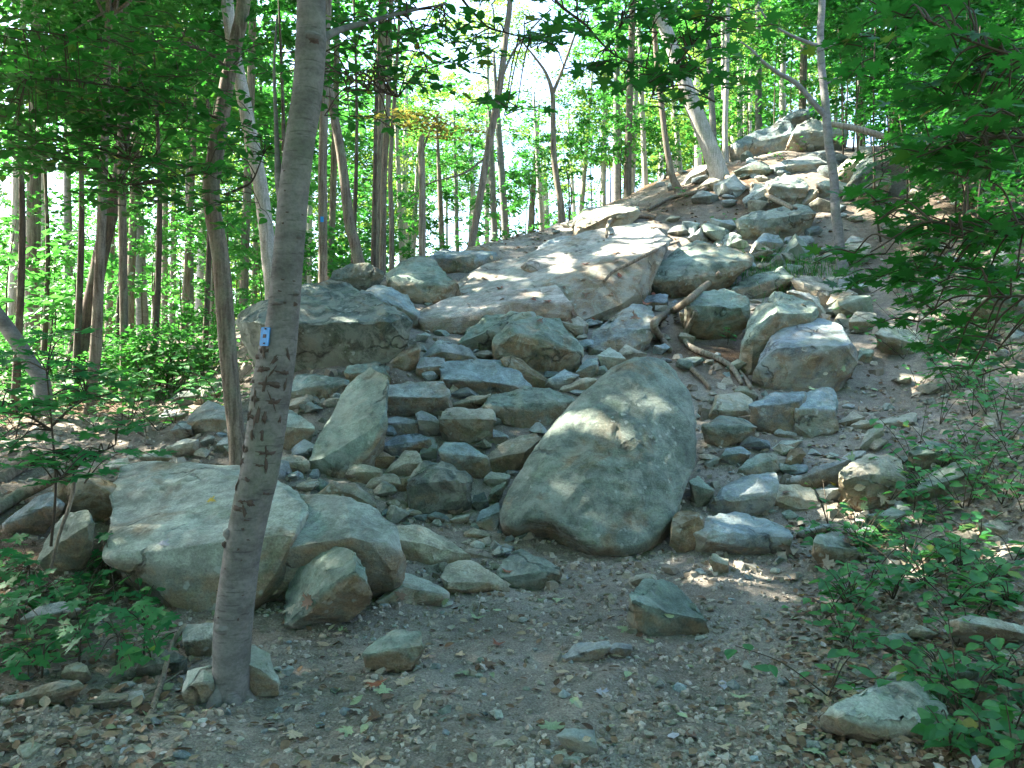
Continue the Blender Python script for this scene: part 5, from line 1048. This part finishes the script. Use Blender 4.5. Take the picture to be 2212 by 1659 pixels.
# ------------------------------------------------------------------ near foliage, leaf by leaf
LM = {k: [leaf_mesh(s, k2, c, 70 + i) for i, c in enumerate((.05, -.12, .18))] for k, s, k2 in (('maple', 'maple', 'leaf_maple'), ('shade_maple', 'maple', 'leaf_shade'), ('ovate', 'ovate', 'leaf_shade'), ('plant', 'ovate', 'leaf_plant'))}
class Leafy:
    def __init__(s, root, base, key, merged_kind, merged_mat, cap=290):
        s.root, s.b, s.key, s.cap, s.n = root, np.array(base, float), key, cap, 0; s.fo = Foliage(merged_kind); s.mm = merged_mat; s.V, s.F = [], []
    def leaf(s, pos, mt, size, rr):
        if s.n < s.cap:
            o = link('leaf', rr.choice(LM[s.key]), s.root); m4 = mt.to_4x4(); m4.translation = Vector(np.array(pos) - s.b); o.matrix_local = m4 @ Matrix.Scale(size, 4); s.n += 1
        else: s.fo.add(np.array(pos) - s.b, mt, size, rr.random())
    def twig(s, pts, r0, r1, sides=5):
        k = len(pts); tube(s.V, s.F, spline([np.append(np.array(p) - s.b, r0 + (r1 - r0) * i / (k - 1)) for i, p in enumerate(pts)], 4), sides, cap=False)
    def spray(s, p0, d, L, n, size, rr, tilt=.35):
        d = np.array(d) / np.linalg.norm(d); p0 = np.array(p0); p1 = p0 + d * L * .5 + np.array([0, 0, .02]); p2 = p0 + d * L + np.array([0, 0, -.08 * L])
        s.twig([p0, p1, p2], .004, .0015, 4); side = np.array([-d[1], d[0], 0]); side /= max(1e-6, np.linalg.norm(side))
        for i in range(n):
            t = (i + .6) / n; q = p0 + (p2 - p0) * t + np.array([0, 0, .02 * math.sin(t * 3)]); sg = 1 if i % 2 else -1
            o = d * .5 + side * sg * rr.uniform(.6, 1) if i < n - 1 else d
            q2 = q + o / np.linalg.norm(o) * size * .36
            n_ = Vector((rr.gauss(0, tilt), rr.gauss(0, tilt), 1)); s.leaf(q2, frame(n_, (o[0], o[1], o[2] - rr.uniform(.05, .45))), size * rr.uniform(.75, 1.2), rr)
    def region(s, px, py, rx, ry, Y, dY, n, L, nl, size, limb, rr, dirx=0.0, tilt=.35):
        for _ in range(n):
            a = rr.uniform(0, 6.28); u = rr.random() ** .5; y = Y + rr.uniform(-dY, dY); p = unproj(px + rx * u * math.cos(a), py + ry * u * math.sin(a), y)
            q = limb[min(range(len(limb)), key=lambda i: np.linalg.norm(limb[i] - p))]
            d = np.array([rr.gauss(dirx, .7), rr.gauss(-.2, .6), rr.uniform(-.15, .15)])
            _ = s.twig([q, (q + p) / 2 + np.array([0, 0, .05]), p], .005, .003, 4) if np.linalg.norm(q - p) < .55 else None; s.spray(p, d, L * rr.uniform(.7, 1.2), nl, size, rr, tilt)
    def done(s, name='branchwork', bark='twig', fname='foliage'):
        if s.V:
            w = link(name, mesh_from(name, s.V, s.F, M[bark], None, True), s.root)
            if name != 'stem': tag(w, None, None, None, 'stuff')
        if s.fo.n: tag(link(fname, s.fo.mesh(fname, s.mm), s.root), None, None, None, 'stuff')
def limb3(s, Y): return [np.array(p[:3]) for p in spline(pix_path(s, Y), 8)]

# understory leaves of the furrowed tree, upper left
rr = random.Random(77)
fb = np.array(FT.location); L1 = Leafy(FT, fb, 'ovate', 'ovate', 'leaf_dark')
lim = []
for s, Y in (('470,255,8 390,228,7 315,205,6,6.4 200,180,5,6 60,165,3,5.8', 6.8), ('450,366,6 400,358,5 340,352,4,6.4 278,345,3,6.2', 6.8), ('445,372,5 400,380,4 330,395,3,6.3 250,400,2,6', 6.8), ('487,421,5 515,408,4 545,390,3 570,330,2', 6.8), ('495,150,5 440,110,4 350,90,3,6.4 240,88,3,6.2 20,60,2,6', 6.8)):
    P = limb3(s, Y); lim += P; L1.twig(P, .014, .005, 6)
for px, py, rx, ry, n in ((90, 220, 120, 60, 36), (250, 230, 120, 60, 38), (390, 210, 90, 60, 28), (70, 330, 100, 50, 22), (220, 320, 120, 50, 32), (330, 400, 90, 45, 24), (250, 420, 60, 30, 7), (520, 440, 55, 60, 9), (560, 300, 60, 90, 12), (180, 130, 200, 40, 18), (430, 120, 90, 60, 14), (60, 90, 90, 50, 8), (330, 60, 120, 40, 9), (560, 130, 60, 70, 8), (450, 330, 40, 60, 6)):
    L1.region(px, py, rx, ry, 6.3, .7, n, .34, 8, .095, lim, rr, -.6)
L1.done()
# leaves of the beech's own branch, top
L2 = Leafy(beech, bb, 'ovate', 'ovate', 'leaf_dark', 240); lim = limb3('690,90,8 720,70,8,3.9 790,48,6,4.1 880,25,4,4.3 965,8,3,4.5', 3.8) + limb3('700,120,4 760,180,3,4.3 860,210,2,4.8', 3.9)
for px, py, rx, ry, n in ((820, 55, 130, 50, 18), (750, 150, 70, 60, 9), (870, 150, 90, 60, 12), (930, 60, 70, 60, 8), (740, 250, 50, 40, 4), (640, 140, 40, 90, 5), (800, 240, 50, 30, 3)):
    L2.region(px, py, rx, ry, 4.6, .4, n, .26, 7, .065, lim, rr, .5)
L2.done('leafy_twig')
# turning leaves beside the thin upright tree
for o in list(C.objects):
    if o.get('label') == 'thin upright tree with a brownish leaf spray, left of centre':
        L3 = Leafy(o, o.location, 'ovate', 'simple', 'leaf_brown', 0); lim = limb3('838,300,3 880,260,3 960,285,2', 14.9)
        for px, py, rx, ry, n in ((890, 255, 60, 20, 22), (950, 285, 60, 18, 18), (840, 250, 40, 15, 8)): L3.region(px, py, rx, ry, 14.6, .5, n, .4, 9, .11, lim, rr, .4)
        L3.done()
# maple limbs hanging into the top of the frame
def bare_root(name, label, cat, loc, group=None):
    o = tag(link(name, None, None, Vector(loc)), label, cat, group); o.empty_display_size = .2; return o
mx, my = 4.2, 4.6; mz = Tz(mx, my); mp = bare_root('maple_tree', 'maple reaching in from above with dark lobed leaves against the sky', 'tree', (mx, my, mz))
tube_obj('trunk', [[np.array([0, 0, -.1, .12]), np.array([-.1, 0, 2, .1]), np.array([-.3, .1, 4.4, .07]), np.array([-.2, .1, 6.5, .03])]], 'bark_rough', mp, 12, .05, 6)
L4 = Leafy(mp, mp.location, 'shade_maple', 'maple', 'leaf_dark'); lim = []
tp = np.array([mx - .3, my + .1, mz + 4.2])
for s in ('1700,-200,10 1480,-60,8 1380,-10,7 1340,60,5', '1480,-60,7 1207,-20,6 1270,59,5 1317,110,4 1361,135,3 1416,154,2', '1207,-20,6 1000,-30,5 1042,48,4 1090,70,3 1180,90,2', '1700,-200,9 1560,-40,7 1520,60,5 1470,130,4 1430,190,2'):
    P = limb3(s, 4.6); lim += P; L4.twig(P, .012, .003, 6)
L4.twig([tp, (tp + lim[0]) / 2 + np.array([0, 0, .1]), lim[0]], .03, .013, 7)
for px, py, rx, ry, n in ((1250, 40, 110, 40, 7), (1150, 95, 70, 50, 4), (1275, 150, 60, 60, 5), (1440, 50, 90, 45, 10), (1490, 125, 80, 40, 11), (1430, 190, 50, 40, 7), (1340, 40, 60, 40, 4), (1070, 40, 60, 40, 3), (1110, 215, 35, 20, 2), (1085, 250, 40, 10, 1), (1000, 150, 20, 20, 1), (1340, 185, 20, 15, 1), (1580, 60, 60, 60, 8), (1540, 180, 40, 50, 4)):
    L4.region(px, py, rx, ry, 4.5, .35, n, .22, 4, .088, lim, rr, .3, .3)
L4.done()
# maple sapling at the right edge, large near leaves
sx, sy = 2.55, 3.2; sz = Tz(sx, sy); sp = bare_root('maple_sapling', 'maple sapling at the right edge with large dark leaves close to the camera', 'sapling', (sx, sy, sz))
tube_obj('stem', [[np.array([0, 0, -.05, .025]), np.array([-.1, .1, 1, .02]), np.array([-.2, 0, 2.2, .014]), np.array([-.35, 0, 3.2, .006])]], 'twig', sp, 8, .05, 6)
L5 = Leafy(sp, sp.location, 'shade_maple', 'maple', 'leaf_dark'); lim = []
for s, Y in (('2420,120,8 2250,130,6 2100,90,4 2000,40,3', 3.1), ('2410,320,8 2250,300,6 2100,300,5 1980,340,3', 3.1), ('2400,480,8 2280,470,6 2120,500,5 2000,480,4 1880,545,2', 3.2), ('2400,640,7 2260,640,5 2140,640,3', 3.1)):
    P = limb3(s, Y); lim += P; L5.twig(P, .008, .003, 6)
for px, py, rx, ry, Y, n in ((1990, 25, 130, 35, 3.3, 7), (2140, 120, 90, 60, 3.0, 11), (2090, 220, 100, 45, 3.1, 12), (1990, 320, 90, 35, 3.3, 7), (2120, 350, 90, 60, 3.0, 12), (1950, 470, 100, 30, 3.4, 6), (2090, 500, 100, 45, 3.1, 11), (1890, 550, 50, 15, 3.5, 3), (2130, 610, 80, 40, 3.1, 8), (2150, 720, 60, 45, 3.2, 5), (2180, 250, 60, 120, 2.8, 8), (2120, 760, 70, 60, 3.3, 6), (2060, 600, 90, 50, 3.3, 5), (1960, 610, 80, 35, 3.5, 5), (2040, 680, 80, 40, 3.4, 5), (1900, 420, 50, 20, 3.6, 3), (1880, 120, 60, 60, 3.8, 5)):
    L5.region(px, py, rx, ry, Y + .4, .4, int(n * 1.6), .20, 5, .08, lim, rr, -.5, .35)
L5.done()
# maple sapling at left
g0 = ground_at(110, 1180); ls = bare_root('maple_sapling', 'maple sapling with tiers of flat teal-green leaves at the left edge', 'sapling', g0)
L6 = Leafy(ls, g0, 'maple', 'maple', 'leaf_dark'); lim = []
for s, Y in (('110,1180,10 120,1050,9 110,900,7 100,800,4', 4.9), ('118,1040,5 180,1000,4 250,960,3', 4.7), ('112,920,5 170,870,4 240,850,3', 4.9), ('112,930,5 60,900,4 0,890,3', 4.7)):
    P = limb3(s, Y); lim += P; L6.twig(P, .009, .004, 6)
for px, py, rx, ry, Y, n in ((90, 790, 100, 30, 5.0, 8), (50, 870, 70, 30, 4.7, 6), (190, 840, 90, 25, 5.0, 7), (240, 925, 50, 12, 4.7, 3), (170, 985, 110, 15, 4.5, 8), (50, 1000, 60, 15, 4.4, 4), (175, 1035, 50, 12, 4.4, 3), (20, 940, 50, 30, 4.5, 4), (90, 720, 70, 20, 5.2, 3)):
    L6.region(px, py, rx, ry, Y, .25, n, .24, 4, .115, lim, rr, .2, .2)
L6.done()
# maple seedlings, lower left, leaves where the photograph has them
SEED = '90,310 600,300 680,350 50,460 270,510 600,520 100,540 450,570 580,580 390,640 30,620 150,620 680,640 820,630 240,690 600,740 710,740 820,700 900,740 960,770 500,810 640,840 760,800 870,810 350,820 180,870 300,900 740,900 410,890 890,930 720,960 540,970 40,960 200,980 260,1020 770,1030 90,1060 560,400 20,380 130,420 -20,800 60,730 -30,1030 430,700 330,570 520,650 90,640 20,540 250,790 440,960'
pts = tile_pts(7, SEED); seeds = [(30, 1330), (90, 1420), (170, 1400), (250, 1400), (310, 1380), (60, 1245), (230, 1215)]
ND = ['leftmost low', 'lower left', 'middle', 'bushiest', 'rightmost low', 'upper left', 'highest']
own = {i: [] for i in range(len(seeds))}
pts += [(x + rr.uniform(-26, 26), y + rr.uniform(-20, 24)) for x, y in pts]
for p in pts: own[min(range(len(seeds)), key=lambda i: math.hypot(p[0] - seeds[i][0], (p[1] - seeds[i][1]) * 1.3))].append(p)
for i, (bx_, by_) in enumerate(seeds):
    if not own[i]: continue
    g0 = ground_at(bx_, by_ + 45); r0 = bare_root('maple_seedling', ND[i] + ' maple seedling with star-shaped green leaves, lower left corner', 'seedling', g0, 'maple seedlings at lower left'); Lf = Leafy(r0, g0, 'maple', 'maple', 'leaf_dark')
    top = np.array(g0) + np.array([0, .02, .16]); Lf.twig([np.array(g0), top], .006, .004)
    for px, py in own[i]:
        p = unproj(px, py, g0.y + rr.uniform(-.35, .25)); p[2] = max(p[2], Tz(p[0], p[1]) + .04); d = p - top; Lf.twig([top, (top + p) / 2 + np.array([0, 0, .03]), p], .003, .002, 4)
        a = rr.uniform(0, 6.28); o = np.array([d[0] * .8 + math.cos(a) * .3, d[1] * .5 - .35, -.12])
        Lf.leaf(p - o / np.linalg.norm(o) * .05, frame((rr.gauss(0, .18), rr.gauss(-.4, .15), 1), o), rr.uniform(.075, .105), rr)
    Lf.done('stem')
# ground plants on the right and small weeds elsewhere
def ground_plant(px, py, hgt, n, size, label, group, spread=.16):
    if 1790 < px < 2030 and 1440 < py < 1640: return            # the big pale rock lies here
    if group: label = f"{'taller' if hgt > .3 else 'low'} {'dense' if n > 15 else 'loose'} leafy green plant {nearby(px, py)}"; group = f'plants {nearby(px, py)}'
    h = ground_at(px, py); r0 = bare_root('ground_plant', label, 'plant', h, group); Lf = Leafy(r0, h, 'plant', 'ovate', 'leaf_dark'); g0 = np.array(h)
    for k in range(max(1, n // 5)):
        tip = g0 + np.array([rr.gauss(0, spread), rr.gauss(0, spread), hgt * rr.uniform(.7, 1.15)]); mid = (g0 + tip) / 2 + np.array([0, 0, .04]); Lf.twig([g0, mid, tip], .004, .002, 5)
        for i in range(5):
            t = .35 + .65 * i / 4; q = g0 + (tip - g0) * t; a = i * 2.4 + rr.uniform(0, 1); o = np.array([math.cos(a), math.sin(a), rr.uniform(-.3, .1)])
            Lf.leaf(q + o * size * .35, frame((rr.gauss(0, .25), rr.gauss(-.15, .25), 1), o), size * rr.uniform(.7, 1.2), rr)
    Lf.done('stem')
spots = [(1790,1190),(1850,1150),(1905,1135),(1960,1180),(1880,1230),(1830,1290),(1930,1270),(2000,1230),(2060,1180),(2120,1140),(2050,1270),(2130,1240),(2190,1190),(1990,1120),(2180,1290),(2090,1330),(1850,1450),(1900,1490),(1960,1540),(2030,1520),(2100,1500),(2160,1450),(2190,1560),(2120,1600),(2050,1610),(2190,1640),(2000,1460),(1790,1480)]
for px, py in spots: ground_plant(px, py + 25, rr.uniform(.12, .28), rr.choice([15, 20, 25]), rr.uniform(.07, .1), 'leafy green plant growing beside the trail at lower right', 'ground plants at lower right')
for px, py in [(2010,1060),(2080,1080),(2150,1040),(2190,980),(2120,960),(2050,990),(2160,900),(2100,880),(2030,900),(2190,850),(2120,820),(1980,1000),(2060,830),(2190,760),(2210,1090),(2010,760)]: ground_plant(px, py + 20, rr.uniform(.15, .5), 15, rr.uniform(.08, .11), 'leafy plant under the shrubs at the right edge', 'plants at the right edge', .22)
for k in range(26): ground_plant(rr.uniform(1960, 2212), rr.uniform(720, 1120), rr.uniform(.2, .5), 15, rr.uniform(.08, .12), 'leafy plant under the shrubs at the right edge', 'plants at the right edge', .25)
for k in range(14): ground_plant(rr.uniform(1800, 2212), rr.uniform(1100, 1340), rr.uniform(.15, .3), 15, rr.uniform(.08, .11), 'leafy green plant growing beside the trail at lower right', 'ground plants at lower right')
for px, py in [(2090,700),(2180,640),(2020,640),(1960,600),(2140,560),(2050,560)]: ground_plant(px, py, rr.uniform(.25, .6), 15, .12, 'weedy plant on the upper right slope', 'plants on the right slope', .3)
for px, py, lab in ((1808, 822, 'bright weed against the right end of the blue-grey block'), (1700, 828, 'tiny weed under the blue-grey block'), (1572, 745, 'weed growing on the earth bank beside the pale root'), (1655, 575, 'green weed on the slab above the roots'), (1600, 515, 'low weed beside the upper wedge slab'), (1555, 490, 'low weed on the bank above the bedrock'), (1500, 600, 'spindly weed at the edge of the overhanging slab'), (1690, 345, 'leafy sprig in front of the crest rocks'), (1720, 330, 'second leafy sprig beside the crest rocks'), (1480, 430, 'small weed on the crest below the sunlit trunk'), (640, 770, 'weed under the dark lichened boulder'), (1860, 560, 'weed at the foot of the slender tree'), (1760, 590, 'grassy weed left of the slender tree')):
    ground_plant(px, py, .28, 10, .10, lab, None, .12)
for k in range(52):
    px, py = rr.uniform(0, 520), rr.uniform(800, 960); ground_plant(px, py, rr.uniform(.25, .7), 15, .13, 'low green plant on the forest floor at left', 'plants on the left forest floor', .35)
for k in range(24): ground_plant(rr.uniform(1750, 2212), rr.uniform(1060, 1620), rr.uniform(.15, .32), 20, rr.uniform(.06, .09), 'x', 'plants', .2)
for k in range(18): ground_plant(rr.uniform(0, 330), rr.uniform(1230, 1480), rr.uniform(.1, .2), 15, rr.uniform(.055, .08), 'x', 'plants', .14)
for k in range(16): ground_plant(rr.uniform(1940, 2212), rr.uniform(560, 780), rr.uniform(.3, .7), 20, rr.uniform(.09, .12), 'x', 'plants on the right slope', .3)
# wispy grass on the slope
V, Fc, rn = [], [], []
for k in range(900):
    px, py = rr.gauss(1720, 60), rr.gauss(585, 28); 
    if k % 30 == 0: gp = ground_at(px, py)
    b = np.array(gp) + np.array([rr.gauss(0, .16), rr.gauss(0, .16), 0]); b[2] = Tz(b[0], b[1]) - .02; a = rr.uniform(0, 6.28); Lh = rr.uniform(.12, .34); d = np.array([math.cos(a), math.sin(a), 0]); s_ = np.array([-d[1], d[0], 0]) * .004
    i = len(V); V += [b - s_, b + s_, b + d * Lh * .3 + np.array([0, 0, Lh * .7]) + s_ * .7, b + d * Lh * .3 + np.array([0, 0, Lh * .7]) - s_ * .7, b + d * Lh * .8 + np.array([0, 0, Lh * .8])]
    Fc += [(i, i + 1, i + 2, i + 3), (i + 3, i + 2, i + 4)]; r_ = rr.random(); rn += [r_, r_]
tag(link('grass', mesh_from('grass', V, Fc, M['leaf_canopy'], rn)), 'wispy green grass on the slope left of the slender tree', 'grass', None, 'stuff')

# ------------------------------------------------------------------ gaps in the crowns where the sun comes through
GAPS = [(1245,930,.15),(1370,890,.10),(1350,955,.14),(1440,900,.10),(1340,1000,.07),(1385,1015,.07),(1230,968,.07),(1545,1220,.12),(1595,1243,.12),(1640,1270,.10),(1665,1295,.08),(1040,590,.15),(1010,618,.12),(1105,600,.10),(1150,640,.12),(820,605,.13),(775,705,.09),(1610,545,.30),
 (1700,385,.4),(1760,370,.4),(1720,415,.25),(1300,465,.5),(1380,450,.4),(1340,535,.25),(1380,505,.35),(1925,840,.25),(1985,690,.16),(2100,540,.3),(2020,480,.3),(1940,460,.25),(1530,320,.7),(1500,240,.6),(1470,150,.5),(1775,130,.3),(735,335,.4),(70,770,.2),(640,905,.13),(1725,705,.11),(1745,730,.09),(1850,1120,.18),(1900,1180,.15),(2100,1170,.18),(2010,1230,.12),(1960,1110,.12),(505,1275,.04),(195,930,.2),(395,620,.5),(311,620,.7),(70,500,.7),(450,700,.4),(1085,450,1.2),(1210,470,.8),(697,590,.3),(1440,370,.5),(1570,200,.6),(870,610,.12),(1200,560,.2),(1260,600,.2)]
bpy.context.view_layer.update(); DG = bpy.context.evaluated_depsgraph_get()
SD = np.array(SUN_DIR); RAYS = []
for px, py, r in GAPS:
    d = Vector(((px - CX) / F, 1, -(py - CY) / F)).normalized(); o = CAMP.copy(); hit = None
    for _ in range(40):                                    # look past leaves to the rock, earth or bark behind
        ok, loc, nor, _, ob, _ = SC.ray_cast(DG, o, d)
        if not ok: break
        if ob.name.split('.')[0] in ('leaf', 'foliage', 'crown', 'limb', 'branchwork', 'leafy_twig', 'stem', 'grass'): o = loc + d * .01; continue
        hit = loc; break
    if hit is not None:
        a1 = np.cross(SD, (0, 0, 1)); a1 /= np.linalg.norm(a1); a2 = np.cross(SD, a1)
        for _ in range(5): RAYS.append((np.array(hit) + a1 * rr.uniform(-1, 1) * r * 1.1 + a2 * rr.uniform(-1, 1) * r * 1.1, r * rr.uniform(.35, .7)))
def in_gap(c):
    bad = np.zeros(len(c), bool); m = (c.min(0) + c.max(0)) / 2; rad = np.linalg.norm(c - m, axis=1).max()
    for p, r in RAYS:
        q = m - p; t = q @ SD
        if (q @ q) - t * t > (rad + r) ** 2 or t < -rad: continue
        q = c - p; t = q @ SD; dist2 = (q * q).sum(1) - t * t; bad |= (t > .15) & (dist2 < r * r)
    return bad
for o in [x for x in C.objects if x.type == 'MESH' and x.name.split('.')[0] in ('crown', 'foliage', 'leaf')]:
    mw = np.array(o.matrix_world); me = o.data
    if o.name.split('.')[0] == 'leaf':
        c = np.array([mw @ np.array([0, .4, 0, 1])])[:, :3]
        if in_gap(c)[0]: bpy.data.objects.remove(o)
        continue
    n = len(me.polygons); c = np.empty(n * 3); me.polygons.foreach_get('center', c); c = c.reshape(-1, 3) @ mw[:3, :3].T + mw[:3, 3]
    bad = in_gap(c)
    if not bad.any(): continue
    nm = me.copy(); bm = bmesh.new(); bm.from_mesh(nm); bm.faces.ensure_lookup_table()
    bmesh.ops.delete(bm, geom=[bm.faces[i] for i in np.nonzero(bad)[0]], context='FACES'); bm.to_mesh(nm); bm.free(); o.data = nm
